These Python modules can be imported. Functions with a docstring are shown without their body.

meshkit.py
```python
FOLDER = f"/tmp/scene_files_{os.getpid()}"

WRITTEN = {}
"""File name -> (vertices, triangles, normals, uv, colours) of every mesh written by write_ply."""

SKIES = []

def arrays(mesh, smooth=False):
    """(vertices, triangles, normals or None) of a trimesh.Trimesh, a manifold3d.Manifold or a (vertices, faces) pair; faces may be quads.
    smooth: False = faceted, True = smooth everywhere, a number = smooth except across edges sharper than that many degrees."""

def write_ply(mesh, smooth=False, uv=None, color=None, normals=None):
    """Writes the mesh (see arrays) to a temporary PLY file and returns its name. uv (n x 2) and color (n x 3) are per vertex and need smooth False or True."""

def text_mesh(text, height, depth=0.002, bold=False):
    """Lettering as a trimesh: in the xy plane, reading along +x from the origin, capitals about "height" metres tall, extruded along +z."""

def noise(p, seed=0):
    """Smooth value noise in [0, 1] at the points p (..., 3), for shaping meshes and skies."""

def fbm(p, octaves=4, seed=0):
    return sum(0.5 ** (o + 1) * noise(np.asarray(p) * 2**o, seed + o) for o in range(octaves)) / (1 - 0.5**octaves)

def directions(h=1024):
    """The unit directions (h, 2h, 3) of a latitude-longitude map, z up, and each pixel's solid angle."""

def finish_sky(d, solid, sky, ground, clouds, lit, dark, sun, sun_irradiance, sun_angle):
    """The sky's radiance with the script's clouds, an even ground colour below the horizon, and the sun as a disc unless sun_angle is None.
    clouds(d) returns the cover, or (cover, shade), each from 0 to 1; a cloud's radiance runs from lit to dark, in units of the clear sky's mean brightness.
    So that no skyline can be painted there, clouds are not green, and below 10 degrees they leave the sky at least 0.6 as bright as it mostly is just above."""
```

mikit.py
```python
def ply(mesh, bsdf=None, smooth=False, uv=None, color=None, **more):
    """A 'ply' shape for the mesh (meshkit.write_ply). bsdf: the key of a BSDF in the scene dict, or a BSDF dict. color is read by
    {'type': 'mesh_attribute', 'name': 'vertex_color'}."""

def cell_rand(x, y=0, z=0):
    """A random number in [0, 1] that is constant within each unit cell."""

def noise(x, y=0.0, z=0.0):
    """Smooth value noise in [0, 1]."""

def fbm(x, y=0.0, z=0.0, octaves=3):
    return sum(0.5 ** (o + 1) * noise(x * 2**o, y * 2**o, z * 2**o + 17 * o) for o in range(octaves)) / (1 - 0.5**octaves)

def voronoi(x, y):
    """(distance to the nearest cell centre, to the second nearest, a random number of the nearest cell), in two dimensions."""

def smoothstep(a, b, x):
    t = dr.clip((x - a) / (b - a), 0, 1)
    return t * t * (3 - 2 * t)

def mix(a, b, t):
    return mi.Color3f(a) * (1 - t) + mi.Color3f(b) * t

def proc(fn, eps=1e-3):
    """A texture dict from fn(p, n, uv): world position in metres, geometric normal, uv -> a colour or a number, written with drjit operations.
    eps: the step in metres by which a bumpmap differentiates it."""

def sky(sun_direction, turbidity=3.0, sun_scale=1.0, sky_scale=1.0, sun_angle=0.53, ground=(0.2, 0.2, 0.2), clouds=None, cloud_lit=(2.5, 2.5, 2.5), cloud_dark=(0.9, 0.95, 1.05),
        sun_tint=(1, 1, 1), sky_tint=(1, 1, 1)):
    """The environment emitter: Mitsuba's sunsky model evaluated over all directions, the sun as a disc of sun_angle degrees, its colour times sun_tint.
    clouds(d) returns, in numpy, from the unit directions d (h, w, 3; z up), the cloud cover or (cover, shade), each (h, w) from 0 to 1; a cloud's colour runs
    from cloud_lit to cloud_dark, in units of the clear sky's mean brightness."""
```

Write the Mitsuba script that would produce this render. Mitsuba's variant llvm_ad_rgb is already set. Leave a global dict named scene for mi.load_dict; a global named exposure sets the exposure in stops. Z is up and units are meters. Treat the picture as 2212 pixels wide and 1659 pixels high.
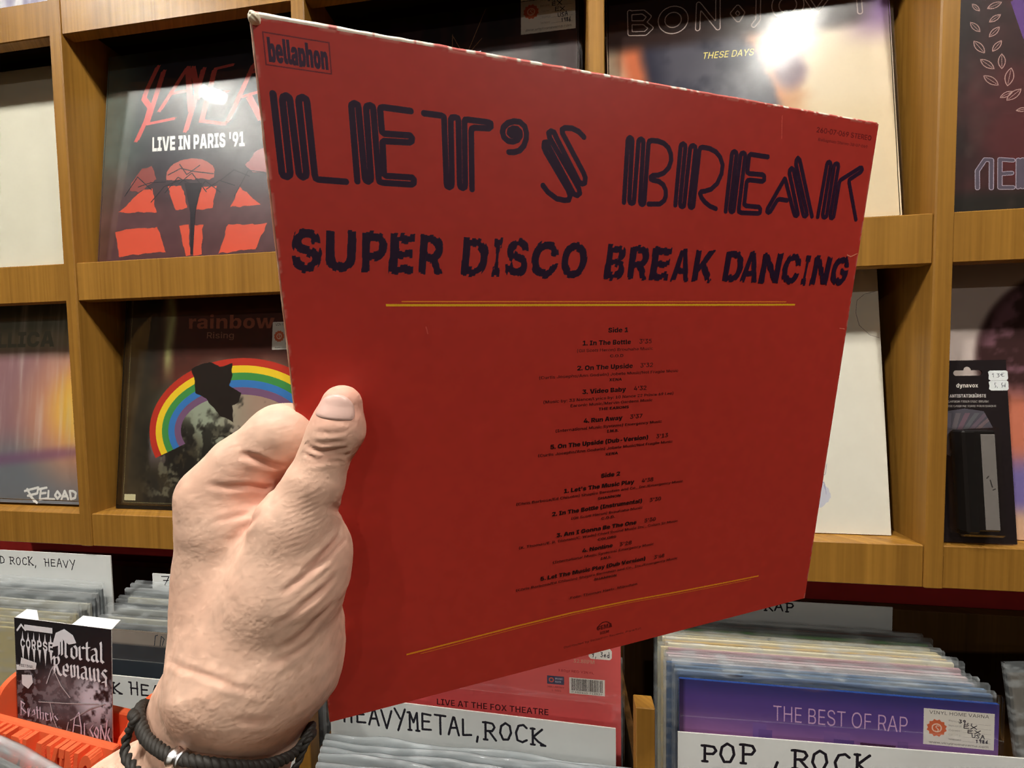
import math, glob
import numpy as np, trimesh, shapely
from shapely.geometry import Polygon, LineString, Point, box as sbox
from shapely import affinity
from shapely.ops import unary_union
import drjit as dr
import mitsuba as mi
import mikit, meshkit
from mikit import proc, noise, fbm, mix, smoothstep

# World: x along the display wall, y into it, z up, metres; the camera stands at the origin, 1.45 m above the floor.
scene, labels = {}, {}
FWD = np.array([-0.12657, 0.99108, -0.0417]); UP = np.array([0.00995, 0.04331, 0.99901])
scene['camera'] = {'type': 'perspective', 'fov': 105.63, 'fov_axis': 'x', 'near_clip': 0.02, 'far_clip': 50.0,
                   'to_world': mi.ScalarTransform4f().look_at(origin=[0, 0, 0], target=FWD.tolist(), up=UP.tolist())}
exposure = 0.0
ROOM = (-2.6, 2.6, -2.6, 0.62, -1.45, 1.25)
# ceiling spot lamps: (x, y, radiance); a row above the shelves and two unseen lamps added at the rear as fill
LAMPS = [(-1.30, -0.20, 1000.0), (-0.30, -0.12, 1000.0), (0.72, -0.22, 1000.0), (-0.6, -2.3, 700.0), (0.4, -2.3, 700.0)]
LAMP_R = 0.045
LAMP_TINT = (1.0, 0.96, 0.87)


def lin(*c):
    c = np.asarray(c if len(c) > 1 else c[0], float) / 255.0
    return np.where(c <= 0.04045, c / 12.92, ((c + 0.055) / 1.055) ** 2.4)


def rgb(*c):
    return {'type': 'rgb', 'value': [float(x) for x in lin(*c)]}


# ------------------------------------------------------------------ materials
def two(b):
    return {'type': 'twosided', 'bsdf': b}


VC = {'type': 'mesh_attribute', 'name': 'vertex_color'}
scene['print_matte'] = two({'type': 'principled', 'base_color': VC, 'roughness': 0.5, 'specular': 0.35})
scene['print_gloss'] = two({'type': 'principled', 'base_color': VC, 'roughness': 0.22, "specular": 0.22})


def wood_fn(p, n, uv):
    s = p.x + p.y
    a = fbm(s * 60, p.z * 2.5, p.x * 3, 3)
    b = noise(s * 420, p.z * 9, 3.1)
    c = noise(s * 1100, p.z * 30, 7.7)
    t = dr.clip(0.25 + 0.75 * a + 0.30 * (b - 0.5) + 0.16 * (c - 0.5), 0, 1)
    return mix(lin(112, 74, 26).tolist(), lin(168, 121, 50).tolist(), t)


scene['wood'] = two({'type': 'principled', 'base_color': proc(wood_fn), 'roughness': 0.42, 'specular': 0.35})


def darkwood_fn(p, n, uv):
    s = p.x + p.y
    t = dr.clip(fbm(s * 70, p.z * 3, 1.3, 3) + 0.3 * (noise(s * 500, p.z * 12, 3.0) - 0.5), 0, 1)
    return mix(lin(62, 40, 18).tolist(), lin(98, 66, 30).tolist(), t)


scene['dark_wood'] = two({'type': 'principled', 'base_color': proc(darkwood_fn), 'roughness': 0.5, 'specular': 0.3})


scene['bay_shade'] = two({'type': 'diffuse', 'reflectance': rgb(34, 26, 20)})  # shade under the ledges, put into a near-black panel colour


def redwall_fn(p, n, uv):
    return mix(lin(142, 34, 32).tolist(), lin(162, 42, 38).tolist(), fbm(p.x * 30, p.z * 30, p.y * 30, 3))


scene['red_paint'] = two({'type': 'principled', 'base_color': proc(redwall_fn), 'roughness': 0.6, 'specular': 0.2})


def plaster_fn(p, n, uv):
    return mix(lin(86, 78, 68).tolist(), lin(98, 89, 77).tolist(), fbm(p.x * 4, p.y * 4, p.z * 4, 3))


scene['plaster'] = two({'type': 'diffuse', 'reflectance': proc(plaster_fn)})


def floor_fn(p, n, uv):
    return mix(lin(84, 64, 44).tolist(), lin(104, 82, 58).tolist(), fbm(p.x * 3, p.y * 40, 1.0, 3))


scene['floor_boards'] = two({'type': 'principled', 'base_color': proc(floor_fn), 'roughness': 0.4})
scene['clear_film'] = {'type': 'thindielectric', 'int_ior': 1.4}
scene['print_satin'] = two({'type': 'principled', 'base_color': VC, 'roughness': 0.34, 'specular': 0.6})
scene['clear_plastic'] = {'type': 'thindielectric', 'int_ior': 1.45}


def film_op(p, n, uv):
    a = fbm(p.x * 60, p.y * 60, p.z * 160, 3)
    return 0.07 + 0.24 * smoothstep(0.42, 0.80, a)


scene['milky_film'] = {'type': 'mask', 'opacity': proc(film_op),
                       'bsdf': two({'type': 'principled', 'base_color': rgb(206, 212, 215), 'roughness': 0.12, 'specular': 1.0})}


def frost_op(p, n, uv):
    a = fbm(p.x * 55, p.y * 55, p.z * 150, 3)
    return 0.38 + 0.40 * smoothstep(0.38, 0.75, a)


scene['frosted_film'] = {'type': 'mask', 'opacity': proc(frost_op),
                         'bsdf': two({'type': 'principled', 'base_color': rgb(198, 206, 210), 'roughness': 0.10, 'specular': 1.0})}


def skin_h(p, n, uv):
    return 0.00016 * fbm(p.x * 900, p.y * 900, p.z * 900, 3) + 0.00014 * fbm(p.x * 340 + p.z * 500, p.y * 400, p.z * 260 - p.x * 500, 2)


scene['skin'] = {'type': 'bumpmap', 'arbitrary': proc(skin_h, eps=3e-4), 'scale': 1.0,
                 'bsdf': two({'type': 'principled', 'base_color': VC, 'roughness': 0.52, 'specular': 0.34})}
scene['nail'] = two({'type': 'principled', 'base_color': rgb(210, 174, 162), 'roughness': 0.33, 'specular': 0.4})
scene['orange_plastic'] = two({'type': 'principled', 'base_color': rgb(230, 100, 60), 'roughness': 0.4, 'specular': 0.4})
scene['black_plastic'] = two({'type': 'principled', 'base_color': rgb(22, 20, 20), 'roughness': 0.3, 'specular': 0.5})
scene['black_cord'] = two({'type': 'principled', 'base_color': rgb(46, 43, 40), 'roughness': 0.6, 'specular': 0.3})
scene['metal'] = two({'type': 'roughconductor', 'material': 'Al', 'alpha': 0.2})
scene['lamp_white'] = two({'type': 'diffuse', 'reflectance': rgb(225, 225, 222)})


# ------------------------------------------------------------------ mesh helpers
def add(key, mesh, bsdf, smooth=False, color=None, label=None, **more):
    n = len(mesh.vertices) if hasattr(mesh, 'vertices') else len(mesh[0])
    if color is not None:
        color = np.asarray(color, float)
        if color.ndim == 1:
            color = np.tile(color, (n, 1))
    scene[key] = mikit.ply(mesh, bsdf, smooth, color=color, **more)
    if label:
        labels[key] = {'label': label}
    return key


USED = {}


def number(name):
    k = USED.get(name, 0)
    USED[name] = k + 1
    return name if k == 0 else f'{name}_{k:03d}'


def thing(name, label, category, group=None, kind=None):
    key = number(name)
    labels[key] = {'label': label, 'category': category}
    if group:
        labels[key]['group'] = group
    if kind:
        labels[key]['kind'] = kind
    return key


def part(root, name):
    return number(f'{root}__{name}')


def box(x0, x1, y0, y1, z0, z1, c=0.0):
    """A box with chamfered edges (c metres)."""
    if c <= 0:
        m = trimesh.creation.box((x1 - x0, y1 - y0, z1 - z0))
        m.apply_translation(((x0 + x1) / 2, (y0 + y1) / 2, (z0 + z1) / 2))
        return m
    pts = []
    for ex in (0, 1):
        for ey in (0, 1):
            for ez in (0, 1):
                for k in range(3):
                    q = [(x0 + c, x1 - c)[ex], (y0 + c, y1 - c)[ey], (z0 + c, z1 - c)[ez]]
                    q[k] = ((x0, x1)[ex], (y0, y1)[ey], (z0, z1)[ez])[k]
                    pts.append(q)
    return trimesh.Trimesh(pts).convex_hull


def cat(*m):
    return trimesh.util.concatenate([x for x in m])


def grid(nu, nv):
    u, v = np.meshgrid(np.linspace(0, 1, nu), np.linspace(0, 1, nv))
    i = np.arange(nu * nv).reshape(nv, nu)
    f = np.stack([i[:-1, :-1], i[:-1, 1:], i[1:, 1:], i[1:, :-1]], -1).reshape(-1, 4)
    f = np.vstack([f[:, [0, 1, 2]], f[:, [0, 2, 3]]])
    return u.ravel(), v.ravel(), f


def tube(path, r, sides=10, closed=False):
    p = np.asarray(path, float)
    n = len(p)
    r = np.broadcast_to(r, (n,))
    d = np.roll(p, -1, 0) - np.roll(p, 1, 0)
    if not closed:
        d[0], d[-1] = p[1] - p[0], p[-1] - p[-2]
    d /= np.linalg.norm(d, axis=1, keepdims=True)
    a = np.array([0, 0, 1.0]) if abs(d[0][2]) < 0.8 else np.array([1.0, 0, 0])
    N = []
    for k in range(n):
        a = a - d[k] * (a @ d[k]); a /= np.linalg.norm(a)
        N.append(a.copy())
    N = np.array(N); B = np.cross(d, N)
    t = np.arange(sides) * 2 * np.pi / sides
    v = p[:, None] + r[:, None, None] * (np.cos(t)[None, :, None] * N[:, None] + np.sin(t)[None, :, None] * B[:, None])
    f = []
    for k in range(n if closed else n - 1):
        for s in range(sides):
            a0, a1 = k * sides + s, k * sides + (s + 1) % sides
            b0, b1 = ((k + 1) % n) * sides + s, ((k + 1) % n) * sides + (s + 1) % sides
            f += [[a0, a1, b1], [a0, b1, b0]]
    v = v.reshape(-1, 3)
    if not closed:
        v = np.vstack([v, p[0], p[-1]])
        for s in range(sides):
            f += [[len(v) - 2, (s + 1) % sides, s], [len(v) - 1, (n - 1) * sides + s, (n - 1) * sides + (s + 1) % sides]]
    return trimesh.Trimesh(v, f, process=False)


def smoothpath(pts, n=60, closed=False):
    from scipy.interpolate import CubicSpline
    p = np.asarray(pts, float)
    if closed:
        p = np.vstack([p, p[:1]])
    s = np.r_[0, np.cumsum(np.linalg.norm(np.diff(p, axis=0), axis=1))]
    cs = CubicSpline(s, p, bc_type='periodic' if closed else 'natural')
    return cs(np.linspace(0, s[-1], n + (1 if closed else 0)))[:n]


# ------------------------------------------------------------------ printing
_FONT, _GLYPH = {}, {}


def text_poly(text, weight=400, px=72):
    """The outline of a line of text, capitals 1 unit tall, starting at (0, 0)."""
    key = (text, weight, px)
    if key not in _GLYPH:
        from PIL import Image, ImageDraw, ImageFont
        font = ImageFont.truetype(glob.glob("/opt/blender-*/*/datafiles/fonts/Inter.woff2")[0], px)
        font.set_variation_by_axes([14, weight])
        x0, y0, x1, y1 = font.getbbox(text, anchor='ls')
        im = Image.new('L', (x1 - x0 + 8, y1 - y0 + 8))
        ImageDraw.Draw(im).text((4 - x0, 4 - y0), text, 255, font, anchor='ls')
        on = np.pad(np.asarray(im) > 127, ((0, 0), (1, 1))).astype(np.int8)
        rows, st = np.nonzero(np.diff(on, axis=1) == 1)
        en = np.nonzero(np.diff(on, axis=1) == -1)[1]
        s = unary_union([sbox(a, -r - 1, b, -r) for a, b, r in zip(st, en, rows)]).buffer(0.6).buffer(-0.6).simplify(0.6)
        k = 1 / (px * 0.727)
        s = affinity.affine_transform(s, [k, 0, 0, k, -4 * k, (4 - y0) * k])
        bx = s.bounds
        _GLYPH[key] = affinity.translate(s, -bx[0], 0)
    return _GLYPH[key]


def fit_text(text, u0, u1, v, h, weight=400, px=72, shear=0.0):
    """Text from u0 to u1 on the base line v, capitals h tall (v up)."""
    g = text_poly(text, weight, px)
    w = g.bounds[2]
    return affinity.affine_transform(g, [(u1 - u0) / w, shear * h, 0, h, u0, v])


def quad_text(text, bl, tl, tr, br, weight=400, px=72):
    g = text_poly(text, weight, px)
    w = g.bounds[2]
    bl, tl, tr, br = (np.array(q, float) for q in (bl, tl, tr, br))

    def f(xy):
        a, b = xy[:, :1] / w, xy[:, 1:2]
        return (bl * (1 - a) + br * a) * (1 - b) + (tl * (1 - a) + tr * a) * b
    return shapely.transform(g, f)


def pen(lines, w, cap='round'):
    return unary_union([LineString(l).buffer(w / 2, cap_style=cap, quad_segs=4) for l in lines])


def nib(lines, dx, dy):
    out = []
    for l in lines:
        l = np.asarray(l, float)
        for a, b in zip(l[:-1], l[1:]):
            d = np.array([dx, dy]) / 2
            out.append(shapely.MultiPoint([a - d, a + d, b - d, b + d]).convex_hull.buffer(0.01 * math.hypot(dx, dy)))
    return unary_union(out)


def tri(poly):
    vs, fs, n = [], [], 0
    for g in getattr(poly, 'geoms', [poly]):
        if g.is_empty or g.geom_type != 'Polygon' or g.area <= 0:
            continue
        try:
            v, f = trimesh.creation.triangulate_polygon(g, engine='earcut')
        except Exception:
            continue
        vs.append(v[:, :2]); fs.append(np.asarray(f) + n); n += len(v)
    if not vs:
        return np.zeros((0, 2)), np.zeros((0, 3), int)
    return np.vstack(vs), np.vstack(fs)


class Sheet:
    """A flat (or bilinear) sheet: u to the right and v up, in millimetres, h off the surface towards its front, in metres."""

    def __init__(self, bl, br, tl, tr=None, size=(315.0, 315.0)):
        self.bl, self.br, self.tl = (np.array(q, float) for q in (bl, br, tl))
        self.tr = self.br + self.tl - self.bl if tr is None else np.array(tr, float)
        self.size = size
        n = np.cross(self.br - self.bl, self.tl - self.bl)
        self.n = n / np.linalg.norm(n)

    def __call__(self, u, v, h=0.0):
        a, b = (np.asarray(u, float) / self.size[0])[..., None], (np.asarray(v, float) / self.size[1])[..., None]
        p = (self.bl * (1 - a) + self.br * a) * (1 - b) + (self.tl * (1 - a) + self.tr * a) * b
        return p + np.asarray(h, float)[..., None] * self.n

    def decal(self, items, h=0.00008):
        """items: (polygon, sRGB colour); later ones lie on top."""
        vs, fs, cs, n = [], [], [], 0
        for k, (poly, col) in enumerate(items):
            v, f = tri(poly)
            if not len(v):
                continue
            vs.append(self(v[:, 0], v[:, 1], np.full(len(v), h + k * 0.00001)))
            fs.append(f + n); n += len(v)
            cs.append(np.tile(lin(col), (len(v), 1)))
        return (np.vstack(vs), np.vstack(fs)), np.vstack(cs)


def sleeve_mesh(sh, thick, art, nu=120, edge=(150, 145, 135), back=(60, 58, 56), puff=0.0):
    """A cardboard sleeve: the printed front, four edges and the back. art(u, v) -> sRGB (n, 3), u and v from 0 to 1, v up."""
    W, H = sh.size
    u, v, f = grid(nu, nu)
    top = sh(u * W, v * H, puff * 16 * u * (1 - u) * v * (1 - v) if puff else np.zeros(len(u)))
    col = lin(np.clip(art(u, v), 0, 255))
    V, F, Cc = [top], [f], [col]
    n = len(top)
    i = np.arange(nu * nu).reshape(nu, nu)
    loop = np.r_[i[0, :-1], i[:-1, -1], i[-1, :0:-1], i[:0:-1, 0]]
    m = len(loop)
    lu, lv = u[loop] * W, v[loop] * H
    V += [top[loop], sh(lu, lv, np.full(m, -thick))]
    Cc += [np.tile(lin(edge), (m, 1))] * 2
    k = np.arange(m); k2 = (k + 1) % m
    F += [np.stack([n + k, n + m + k, n + m + k2], 1), np.stack([n + k, n + m + k2, n + k2], 1)]
    n += 2 * m
    V.append(sh(np.array([0, W, W, 0]), np.array([0, 0, H, H]), np.full(4, -thick)))
    Cc.append(np.tile(lin(back), (4, 1)))
    F.append(np.array([[n, n + 2, n + 1], [n, n + 3, n + 2]]))
    return (np.vstack(V), np.vstack(F)), np.vstack(Cc)


def np_fbm(u, v, s, seed=0, octv=4):
    return meshkit.fbm(np.stack([np.asarray(u) * s, np.asarray(v) * s, np.full(np.shape(u), seed * 3.7)], -1), octv, seed)


def blend(a, b, t):
    t = np.clip(np.asarray(t, float), 0, 1)[..., None]
    return np.asarray(a, float) * (1 - t) + np.asarray(b, float) * t


def sst(a, b, x):
    t = np.clip((np.asarray(x, float) - a) / (b - a), 0, 1)
    return t * t * (3 - 2 * t)


# handwriting: strokes on a box one unit wide and one tall
HW = {
    'A': [[(0, 0), (.45, 1), (.55, 1), (.95, 0)], [(.2, .38), (.8, .42)]], 'B': [[(.1, 0), (.1, 1), (.7, .9), (.7, .6), (.1, .52), (.85, .4), (.8, .08), (.1, 0)]],
    'C': [[(.95, .82), (.7, .98), (.3, .9), (.08, .5), (.2, .1), (.6, .02), (.95, .15)]], 'D': [[(.1, 0), (.1, 1), (.6, .95), (.9, .6), (.8, .15), (.1, 0)]],
    'E': [[(.9, .95), (.12, 1), (.1, .02), (.9, .04)], [(.1, .52), (.75, .54)]], 'H': [[(-.1, .95), (.15, .95), (.15, 0)], [(.85, 1), (.85, 0)], [(.1, .5), (.9, .5)]],
    'K': [[(0, .98), (.3, .98)], [(.15, 1), (.15, 0)], [(0, 0), (.3, 0)], [(.9, .98), (.2, .48), (.6, .2), (1.05, .02)], [(.8, 0), (1.15, 0)]], 'L': [[(.1, 1), (.1, 0), (.85, .06)]],
    'M': [[(-.05, .98), (.15, 1), (.15, 0)], [(0, 0), (.3, 0)], [(.15, 1), (.5, .45), (.85, 1), (.9, 0)], [(.75, 0), (1.05, 0)]],
    'O': [[(.5, 1), (.15, .8), (.05, .4), (.3, .02), (.7, .05), (.95, .45), (.85, .85), (.5, 1)]],
    'P': [[(-.05, .98), (.15, 1), (.15, 0)], [(0, 0), (.32, 0)], [(.15, 1), (.75, .95), (.9, .72), (.7, .5), (.15, .48)]],
    'R': [[(-.05, .98), (.15, 1), (.15, 0)], [(0, 0), (.3, 0)], [(.15, 1), (.75, .95), (.9, .75), (.7, .52), (.15, .5)], [(.45, .5), (1.0, 0)]],
    'T': [[(0, 1), (1, .98)], [(.5, 1), (.5, 0)]], 'U': [[(.05, 1), (.1, .2), (.5, 0), (.9, .2), (.95, 1)]], 'V': [[(0, 1), (.5, 0), (1, 1)]],
    'Y': [[(0, 1), (.5, .45)], [(1, 1), (.3, -.25)]], ',': [[(.3, .1), (.15, -.25)]], '7': [[(0, .95), (.9, 1), (.4, 0)], [(.2, .5), (.8, .52)]], 'I': [[(.5, 1), (.5, 0)]],
    'J': [[(.8, 1), (.8, .2), (.4, 0), (.1, .2)]], 'Z': [[(0, 1), (.9, 1), (0, 0), (1, 0)]], ' ': [], '1': [[(.2, .75), (.55, 1), (.5, 0)]], '3': [[(.1, .95), (.8, .9), (.4, .55), (.85, .35), (.5, .02), (.05, .1)]],
    '5': [[(.85, 1), (.2, 1), (.15, .55), (.7, .55), (.8, .2), (.4, 0), (.05, .1)]], '9': [[(.8, .7), (.4, .5), (.1, .75), (.5, 1), (.8, .8), (.6, 0)]],
    '8': [[(.5, .52), (.1, .8), (.5, 1), (.85, .8), (.1, .25), (.5, 0), (.9, .25), (.5, .52)]], '6': [[(.8, 1), (.2, .5), (.3, .05), (.8, .1), (.7, .5), (.2, .4)]], '.': [[(.4, .0), (.45, .05)]],
    'S': [[(.9, .9), (.4, 1), (.1, .75), (.8, .35), (.6, .02), (.05, .1)]], '/': [[(0, -.1), (.9, 1.1)]], 'N': [[(.1, 0), (.1, 1), (.85, 0), (.9, 1)]], 'd': [[(.8, 1), (.8, 0)], [(.8, .4), (.3, .5), (.1, .2), (.4, 0), (.8, .15)]],
    'e': [[(.1, .3), (.8, .35), (.6, .55), (.15, .4), (.3, .02), (.85, .1)]], '€': [[(.9, .9), (.4, .95), (.1, .5), (.4, .02), (.9, .1)], [(-.1, .6), (.6, .62)], [(-.1, .42), (.55, .44)]],
    'F': [[(.9, .98), (.12, 1), (.1, 0)], [(.1, .52), (.75, .54)]], 'X': [[(0, 0), (1, 1)], [(0, 1), (1, 0)]], 'G': [[(.95, .85), (.4, 1), (.08, .5), (.4, 0), (.95, .15), (.95, .45), (.6, .45)]],
}


def handwrite(text, u0, u1, v, h, w, seed=0, slope=0.0, adv=None):
    r = np.random.default_rng(seed)
    n = len(text)
    adv = adv or [1.0 if c != ' ' else 0.6 for c in text]
    tot = sum(adv); x = u0; lines = []
    for c, a in zip(text, adv):
        cw = (u1 - u0) * a / tot
        dx, dy, sc = r.normal(0, .03) * cw, r.normal(0, .05) * h, 1 + r.normal(0, .06)
        for s in HW.get(c, []):
            lines.append([(x + dx + (0.08 + 0.78 * px) * cw, v + dy + py * h * sc + slope * (x - u0 + px * cw)) for px, py in s])
        x += cw
    return pen(lines, w)

# ------------------------------------------------------------------ the room
X0, X1, Y0, Y1, Z0, Z1 = ROOM
add('floor', box(X0, X1, Y0, Y1, Z0 - 0.05, Z0), 'floor_boards')
add('ceiling', box(X0, X1, Y0, Y1, Z1, Z1 + 0.05), 'plaster')
add('wall_back', box(X0, X1, Y1, Y1 + 0.05, Z0, Z1), 'red_paint')
add('wall_front', box(X0, X1, Y0 - 0.05, Y0, Z0, Z1), 'plaster')
add('wall_left', box(X0 - 0.05, X0, Y0, Y1, Z0, Z1), 'plaster')
add('wall_right', box(X1, X1 + 0.05, Y0, Y1, Z0, Z1), 'plaster')
for k, t in (('floor', 'wooden shop floor'), ('ceiling', 'pale ceiling of the shop'), ('wall_back', 'dark red wall behind the record shelves'),
             ('wall_front', 'pale wall behind the camera'), ('wall_left', 'pale wall left of the shelves'), ('wall_right', 'pale wall right of the shelves')):
    labels[k] = {'label': t, 'kind': 'structure', 'category': 'room'}

for lx, ly, L in LAMPS:
    k = thing('ceiling_lamp', 'round white ceiling spot lamp, above the shelves or added at the rear as fill', 'lamp', 'ceiling spot lamps')
    prof = np.array([[LAMP_R, 0.0], [LAMP_R + 0.012, 0.0], [LAMP_R + 0.014, 0.004], [LAMP_R + 0.014, 0.05], [LAMP_R, 0.05], [LAMP_R, 0.0]])
    h = trimesh.creation.revolve(prof, sections=40)
    h.apply_translation((lx, ly, Z1 - 0.05))
    add(part(k, 'housing'), h, 'lamp_white', 30)
    d = trimesh.creation.cylinder(LAMP_R, 0.004, sections=40)
    d.apply_translation((lx, ly, Z1 - 0.04))
    add(part(k, 'light_disc'), d, 'lamp_white', False,
        emitter={'type': 'area', 'radiance': {'type': 'rgb', 'value': [L * c for c in LAMP_TINT]}})

# ------------------------------------------------------------------ the display shelf
POSTS = [-1.0365, -0.677, -0.321, 0.043, 0.397, 0.757]          # centre of each upright
PW = 0.009                                                       # half its width
SHELF = {0: 0.509, 1: 0.155, 2: -0.199}                          # top of each row's ledge
LIP = {0: 0.048, 1: 0.0525, 2: 0.047}                            # height of each front board
YF, YB = 0.466, 0.572                                            # front and back of the case
shelf = thing('display_shelf', 'tall brown wooden display case with square bays holding records face out', 'shelf')
for i, x in enumerate(POSTS):
    add(part(shelf, 'upright'), box(x - PW, x + PW, YF - 0.002, YB, -0.246, 0.93, 0.0012), 'wood')
for r, z in SHELF.items():
    for i in range(5):
        xa, xb = POSTS[i] + PW, POSTS[i + 1] - PW
        dz = 0.0
        add(part(shelf, 'ledge'), box(xa, xb, YF + 0.014, YB, z - 0.016, z, 0.0006), 'wood')
        add(part(shelf, 'shade_panel'), box(xa, xb, YF + .0145, YB, z - .0195, z - .0165), 'bay_shade', label='dark panel added under the ledge to deepen its shade')
        add(part(shelf, 'front_board'), box(xa, xb, YF, YF + 0.014, z - LIP[r], z, 0.001), 'wood')
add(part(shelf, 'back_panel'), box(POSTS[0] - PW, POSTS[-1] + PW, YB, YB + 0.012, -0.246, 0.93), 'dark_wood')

# ------------------------------------------------------------------ the records on display
TILT = math.radians(5.5)


def display_sheet(row, x0, w=0.315, h=0.315, y0=0.487, dz=0.001, tilt=TILT, roll=0.0):
    bl = np.array([x0, y0, SHELF[row] + dz])
    br = bl + np.array([w * math.cos(roll), 0, w * math.sin(roll)])
    tl = bl + h * np.array([-math.sin(roll), math.sin(tilt), math.cos(tilt)])
    return Sheet(bl, br, tl, size=(w * 1000, h * 1000))


def film_front(sh, over=4.0, h=0.0016, seed=0, amp=0.0013, top=6.0, n=90):
    """The clear bag of a record on display: a slightly wavy film in front of the sleeve, closed round its edges."""
    W, H = sh.size
    u, v, f = grid(n, n)
    bump = np_fbm(u, v, 3.0, seed, 3) + 0.30 * np_fbm(u * 11, v * 3.0, 1.0, seed + 5, 3)
    rim = np.minimum(1, 12 * np.minimum(np.minimum(u, 1 - u), np.minimum(v, 1 - v)))
    uu, vv = -over + u * (W + 2 * over), -0.5 + v * (H + top + 0.5)
    return sh(uu, vv, h - 0.0025 * (1 - rim) ** 2 + amp * (bump - 0.6) * rim), f


def display_record(label, sh, art, edge, items=None, film=True, seed=0, gloss=None, nu=120, mark='lettering'):
    k = thing('display_record', label, 'record')
    m, c = sleeve_mesh(sh, 0.0036, art, nu, edge)
    add(part(k, 'sleeve'), m, gloss or 'print_matte', False, c)
    for name, it in (items or {}).items():
        m, c = sh.decal(it)
        add(f'{k}__{name}', m, gloss or 'print_matte', False, c)
    if film:
        v, f = film_front(sh, seed=seed)
        add(part(k, 'clear_bag'), (v, f), 'clear_film', True, label='clear plastic bag around the sleeve')
    return k


def poly(p):
    return Polygon(p).buffer(0)


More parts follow.
